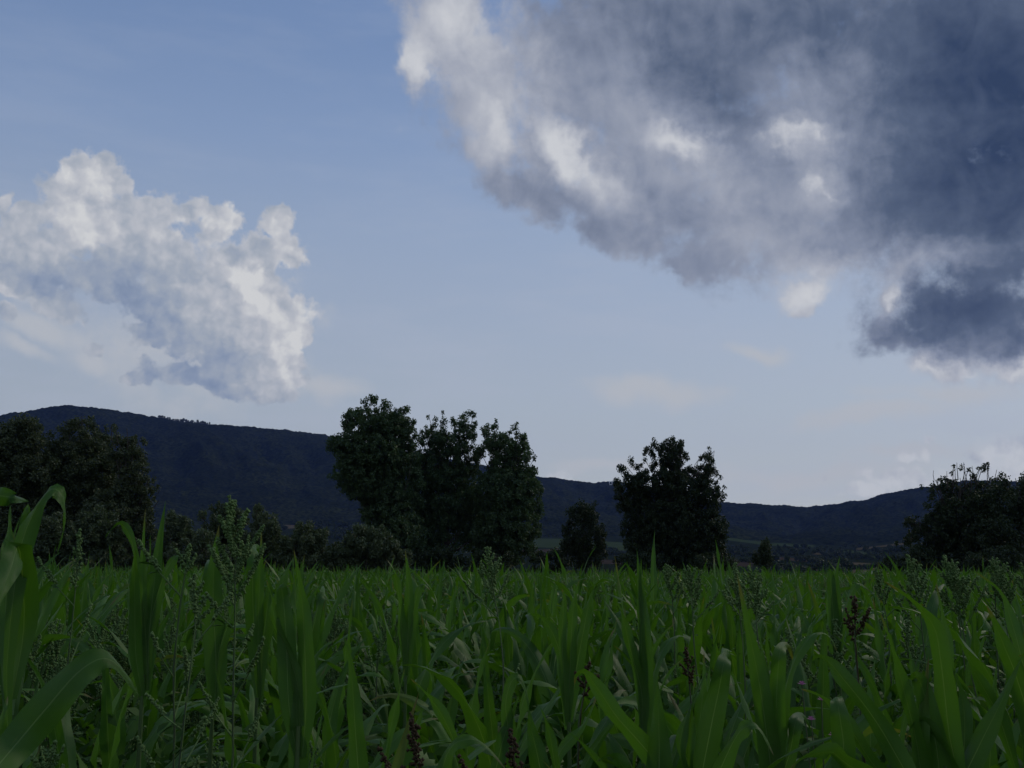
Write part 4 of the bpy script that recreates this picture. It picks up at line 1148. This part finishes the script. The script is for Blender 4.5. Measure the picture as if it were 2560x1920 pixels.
def weed_parts(g, H, head=0.30, reach=0.13, side=6, grain=0.0045, bunch=5, tip_lean=0.0):
    """Goosefoot-like weed: stem tube pieces, grain centres on its spikes, leaf cards."""
    wood, twigs, seeds, leaves = Bag(), Bag(), [], []
    zz = np.linspace(0, 1, 10)
    wob = np.cumsum(g.normal(size=(10, 2)) * 0.012, 0)
    wob[-1, 0] += tip_lean
    wob[-2, 0] += tip_lean * 0.35
    stem = np.concatenate([wob, (zz * H)[:, None]], 1)
    tube(wood, stem, np.linspace(0.0065, 0.0015, 10), 5)

    def on(f):
        return np.array([np.interp(f, zz, stem[:, i]) for i in range(3)])

    def spike(p, q, step=0.008, r=0.0042):
        L = np.linalg.norm(q - p)
        m = max(3, int(L / step))
        t = np.linspace(0.12, 1, m) ** 0.9
        mid = (p + q) / 2 + np.array([0, 0, -0.10 * L])
        c = (1 - t)[:, None] ** 2 * p + 2 * (t * (1 - t))[:, None] * mid + (t ** 2)[:, None] * q
        tube(twigs, np.stack([p, 0.25 * p + 0.5 * mid + 0.25 * q, q]), [0.0022, 0.0016, 0.0008], 4)
        cc = np.repeat(c, bunch, 0)
        seeds.append(cc + g.normal(size=cc.shape) * r * np.repeat(np.clip(1.15 - t * 0.75, 0.3, 1), bunch)[:, None])
    f0 = 1 - head / H
    tube(twigs, [on(f) + np.array([0.0015, 0, 0]) for f in np.linspace(f0 * 0.3, 1, 9)], np.linspace(0.004, 0.001, 9), 4)
    spike(on(1 - 0.45 * head / H), on(1.0), r=0.0055)
    n = int(13 * head / 0.30)
    a = g.uniform(0, 6.28)
    for i in range(n):
        f = 1 - head / H * (0.12 + 0.88 * i / n)
        a += 2.4 + g.normal() * 0.3
        L = reach * (0.25 + 0.95 * (i / n) ** 0.8) * g.uniform(0.8, 1.15)
        tilt = R(g.uniform(18, 38))
        p = on(f)
        q_ = p + L * np.array([math.sin(tilt) * math.cos(a), math.sin(tilt) * math.sin(a), math.cos(tilt)])
        spike(p, q_)
        for s in (0.45, 0.7):                                   # side tufts on the longer branches
            if L > 0.075:
                b = p + (q_ - p) * s
                a2 = a + g.choice([-1, 1]) * 0.9
                spike(b, b + 0.38 * L * np.array([math.sin(0.6) * math.cos(a2), math.sin(0.6) * math.sin(a2), math.cos(0.6)]))
    for i in range(side):                                       # leafy side branches lower down
        f = f0 * (0.35 + 0.62 * i / max(1, side - 1))
        a += 2.4 + g.normal() * 0.3
        tilt = R(g.uniform(28, 50))
        L = g.uniform(0.14, 0.26) * min(1, H)
        p = on(f)
        q_ = p + L * np.array([math.sin(tilt) * math.cos(a), math.sin(tilt) * math.sin(a), math.cos(tilt)])
        tube(twigs, [p, (p + q_) / 2 + np.array([0, 0, -0.012]), q_], [0.003, 0.0022, 0.001], 4)
        spike(p + (q_ - p) * 0.45, q_)
        for s in g.uniform(0.1, 0.6, 3):
            leaves.append((p + (q_ - p) * s, a + g.normal() * 0.9, g.uniform(0.022, 0.05)))
    for f in g.uniform(0.2, 0.9, int(11 * H)):
        leaves.append((on(f * f0 + 0.02), g.uniform(0, 6.28), g.uniform(0.03, 0.065) * (1.15 - f * 0.6)))
    LV, LF, n = [], [], 0
    for c, az, L in leaves:                                     # toothed diamond leaves hanging off their stalks
        dvec = np.array([math.cos(az), math.sin(az), g.uniform(-0.45, 0.35)])
        dvec /= np.linalg.norm(dvec)
        sd_ = unit(np.cross(dvec, UPV + g.normal(size=3) * 0.25))
        nn = np.cross(sd_, dvec)
        t = np.array([0.0, 0.3, 0.55, 0.8, 1.0])
        w = np.array([0.02, 0.16, 0.23, 0.12, 0.0]) * L * 1.1
        cen = c + dvec * (0.25 * L) + dvec * (t * L)[:, None] + nn * (-(t ** 2) * 0.18 * L)[:, None]
        V = np.stack([cen + sd_ * w[:, None] + nn * (w * 0.35)[:, None], cen, cen - sd_ * w[:, None] + nn * (w * 0.35)[:, None]], 1).reshape(-1, 3)
        i = np.arange(4)[:, None] * 3
        F = np.concatenate([np.stack([i, i + 1, i + 4, i + 3], -1), np.stack([i + 1, i + 2, i + 5, i + 4], -1)]).reshape(-1, 4)
        LV.append(V); LF.append(F + n); n += len(V)
    return wood, twigs, np.concatenate(seeds), np.concatenate(LV), np.concatenate(LF)


def weed_meshes(seed, H, seedmat, **kw):
    g = np.random.default_rng(seed)
    wood, twigs, C, LV, LF = weed_parts(g, H, **kw)
    V, F = grains(C, kw.get('grain', 0.0045), g)
    tv, tf = np.concatenate(twigs.V), np.concatenate(twigs.F)
    V, F = np.concatenate([tv, V]), np.concatenate([tf[:, [0, 1, 2]], tf[:, [0, 2, 3]], F + len(tv)])
    return wood.mesh('stem', [M_weedstem]), add_mesh('seed_head', V, F, None, [seedmat], smooth=False), add_mesh('foliage', LV, LF, None, [M_weedleaf], smooth=True)


def place_weed(name, lab, cat, meshes, x, y, s, rz, group):
    t = thing(name, lab, cat, (x, y, 0), rz, group)
    t.scale = (s, s, s)
    for part, me in zip(('stem', 'seed_head', 'foliage'), meshes):
        obj(part, me, t)
    return t


def weed_at(px, py, depth, lab, seed, head=0.25, reach=0.11, lean=0.0, group='tall seedy weeds sticking out of the crop', mat=None, name='seedy_weed', cat='weed', **kw):
    if depth > 4.2:
        kw.setdefault('bunch', 3)
        kw.setdefault('side', 3)
        kw.setdefault('grain', 0.0052)
    p = at(px, py, depth)
    m = weed_meshes(seed, p.z, mat or M_seed, head=head, reach=reach, tip_lean=lean, **kw)
    return place_weed(name, lab, cat, m, p.x - lean, depth, 1.0, 0.0, group)


weed_at(575, 1243, 3.1, 'tallest seedy weed with a branching pale green panicle rising over the left bushes', 1, 0.36, 0.15, -0.026, bunch=6, side=9, grain=0.0042)
weed_at(186, 1326, 3.6, 'slim seedy weed spike left of the two paired corn spears', 2, 0.22, 0.05, 0.0, side=5)
weed_at(485, 1368, 3.0, 'small round topped seedy weed between paired corn spears and tallest weed', 3, 0.10, 0.07, 0.01, side=9)
weed_at(440, 1440, 2.9, 'low seedy weed leaning under the paired corn spears', 30, 0.16, 0.08, -0.02, side=8)
weed_at(1258, 1368, 4.6, 'leaning seedy weed plume below the right poplar of the trio', 4, 0.28, 0.13, -0.03)
weed_at(1668, 1412, 5.5, 'pale seedy weed plume under the lone poplar', 5, 0.22, 0.12, -0.03)
weed_at(1728, 1420, 5.2, 'wide seedy weed plume under the right side of the lone poplar', 6, 0.24, 0.14, -0.02)
weed_at(1858, 1410, 4.4, 'thin pale seedy weed standing left of the small pointed tree', 7, 0.26, 0.12, 0.01)
weed_at(1915, 1418, 4.6, 'seedy weed plume right before the small pointed tree', 8, 0.26, 0.13, -0.01)
weed_at(2225, 1420, 5.4, 'small seedy weed plume at the left foot of the far right bushes', 9, 0.22, 0.10, -0.02)
weed_at(2278, 1388, 4.6, 'feathery seedy weed leaning left before the bare twigged poplar', 10, 0.30, 0.13, -0.05)
weed_at(2325, 1390, 4.8, 'feathery seedy weed leaning left, second before the bare twigged poplar', 11, 0.32, 0.15, -0.06)
weed_at(2384, 1406, 4.7, 'feathery seedy weed under the middle of the right bushes', 12, 0.26, 0.12, -0.05)
weed_at(2432, 1398, 5.0, 'narrow seedy weed tip before the far right bushes', 13, 0.22, 0.06, 0.0)
weed_at(2476, 1397, 4.9, 'dense seedy weed plume near the right edge tree', 14, 0.30, 0.14, -0.03)
weed_at(2512, 1420, 5.2, 'low seedy weed plume left of the right photo edge', 15, 0.24, 0.12, -0.02)
weed_at(2556, 1410, 5.0, 'seedy weed plume cut by the right photo edge', 16, 0.26, 0.12, -0.02)
RED = 'reddish grass heads among the corn'
weed_at(2152, 1494, 3.0, 'reddish brown branched grass head standing tallest of its kind, right of centre', 101, 0.16, 0.085, 0.01, RED, M_red, 'red_grass', 'grass', side=1, bunch=4, grain=0.0038)
weed_at(1470, 1668, 2.6, 'small reddish grass head behind the wide left leaning leaf', 102, 0.10, 0.06, 0.03, RED, M_red, 'red_grass', 'grass', side=1, bunch=4, grain=0.0038)
weed_at(1072, 1782, 2.0, 'reddish drooping grass plume at bottom centre left', 103, 0.16, 0.045, -0.03, RED, M_red, 'red_grass', 'grass', side=2, bunch=5, grain=0.0035)
weed_at(1178, 1828, 2.0, 'reddish grass plume at the bottom edge of the photo', 104, 0.16, 0.04, -0.04, RED, M_red, 'red_grass', 'grass', side=2, bunch=5, grain=0.0035)
weed_at(1700, 1620, 3.2, 'thin reddish grass head between the twisted spear and the broad spear', 105, 0.13, 0.05, 0.02, RED, M_red, 'red_grass', 'grass', side=1, bunch=4, grain=0.0038)

# pink flowers low in the crop
p = at(2005, 1712, 2.75)
fl = thing('pink_wildflower', 'tiny pink wildflower heads low between corn leaves, right of centre', 'flower', (p.x, p.y, 0))
fb, fp = Bag(), Bag()
for dx, dz in ((0, 0), (0.05, -0.04), (0.02, -0.09), (0.075, -0.13)):
    tube(fb, [(0.02, 0, 0.2), (0.02 + dx * 0.5, 0.01, p.z * 0.7), (dx, 0, p.z + dz)], [0.003, 0.0022, 0.0015], 4)
    k = np.arange(9)
    for ring, (rr, hh) in enumerate(((0.010, 0.004), (0.006, 0.010))):
        an = k * 2 * math.pi / 9 + ring * 0.35
        c = np.array([dx, 0, p.z + dz])
        V = np.stack([np.tile(c, (9, 1)), c + np.stack([rr * np.cos(an - 0.25), rr * np.sin(an - 0.25), 0 * an + hh * 0.8], -1), c + np.stack([rr * 1.3 * np.cos(an), rr * 1.3 * np.sin(an), 0 * an + hh], -1), c + np.stack([rr * np.cos(an + 0.25), rr * np.sin(an + 0.25), 0 * an + hh * 0.8], -1)], 1)
        fp.add(V.reshape(-1, 3), np.arange(36).reshape(9, 4))
obj('stem', fb.mesh('stem', [M_weedstem]), fl)
obj('flower', fp.mesh('flower', [M_pink], False), fl)

# weeds of the near rows one by one, then the weedy rest
WK = [weed_meshes(200 + k, 1.0, M_seed, head=h, reach=r, side=s) for k, (h, r, s) in enumerate([(0.26, 0.10, 7), (0.20, 0.08, 9), (0.32, 0.13, 6), (0.16, 0.06, 10), (0.24, 0.12, 8), (0.30, 0.09, 7)])]
wg = np.random.default_rng(321)
cnt = 0
pts = []
while cnt < 150:
    y = 2.0 + 7.0 * wg.uniform() ** 0.75
    x = wg.uniform(-0.54, 0.54) * y
    dens = vnoise(np.array([x / 1.3 + 70]), np.array([y / 1.3 + 70]), 12)[0]
    if dens < (0.36 if x < -0.10 * y else 0.56):
        continue
    if y < 3.2 and np.min(np.hypot(n_hero[:, 0] - x, n_hero[:, 1] - y)) < 0.10:
        continue
    cnt += 1
    px = px_of(np.array([x]), np.array([y]), np.array([1.1]))[0][0]
    near = y < 4.2
    s = wg.uniform(0.74, 1.02) if near else wg.uniform(0.92, 1.28)
    lab = ('green seedy weed low among front corn leaves, ' if near else 'green seedy weed between mid field corn plants, ') + zone(px)
    t = place_weed('seedy_weed', lab, 'weed', WK[int(wg.integers(0, 6))], x, y, s, wg.uniform(0, 6.28), 'seedy weeds, ' + ('front ' if near else 'mid field ') + zone(px))
    t.rotation_euler = (wg.normal() * 0.07, wg.normal() * 0.07, t.rotation_euler[2])

far_kinds = []
for k in range(6):
    g = np.random.default_rng(900 + k)
    wood, twigs, C, LV, LF = weed_parts(g, 1.0, head=0.3, reach=0.12, side=5, bunch=2)
    C = C[::2]
    V, F = leaf_cards(C, 0.022, g, 0.2, 1.4)
    far_kinds.append((np.concatenate([V, LV]), np.concatenate([F, LF + len(V)])))
fV, fF, nf = [], [], 0
for _ in range(1700):
    y = 7.5 + 48 * wg.uniform() ** 0.85
    x = wg.uniform(-0.62, 0.62) * y
    dens = vnoise(np.array([x / 5 + 70]), np.array([y / 7 + 70]), 13)[0] + 0.45 * x / y
    if dens < 0.42:
        continue
    v, f = far_kinds[int(wg.integers(0, 6))]
    a, s = wg.uniform(0, 6.28), wg.uniform(0.95, 1.32)
    w = np.stack([(v[:, 0] * math.cos(a) - v[:, 1] * math.sin(a)) * s + x, (v[:, 0] * math.sin(a) + v[:, 1] * math.cos(a)) * s + y, v[:, 2] * s], -1)
    fV.append(w); fF.append(f + nf); nf += len(v)
tag(obj('weeds', add_mesh('weeds', np.concatenate(fV), np.concatenate(fF), None, [M_seed], smooth=False)), 'fine seedy weeds growing through the far part of the crop', 'weeds', kind='stuff')

# leafy undergrowth filling the gaps between the corn stalks
n = 70000
y = 1.7 + 14.5 * wg.uniform(size=n) ** 0.8
x = wg.uniform(-0.6, 0.6, n) * y
clump = vnoise(x / 0.35 + 30, y / 0.35 + 30, 15)
ok = clump > 0.30
x, y, clump = x[ok], y[ok], clump[ok]
z = wg.uniform(0, 1, len(x)) ** 0.8 * (0.35 + 0.75 * clump) * 0.98
z = np.minimum(z, 0.30 + 0.20 * y)
V, F = leaf_cards(np.stack([x, y, z], -1), 0.042, wg, 0.8, 1.9)
tag(obj('undergrowth', add_mesh('undergrowth', V, F, None, [M_weedleaf], smooth=False)), 'dark leafy weeds filling the gaps between the corn stalks', 'undergrowth', kind='stuff')
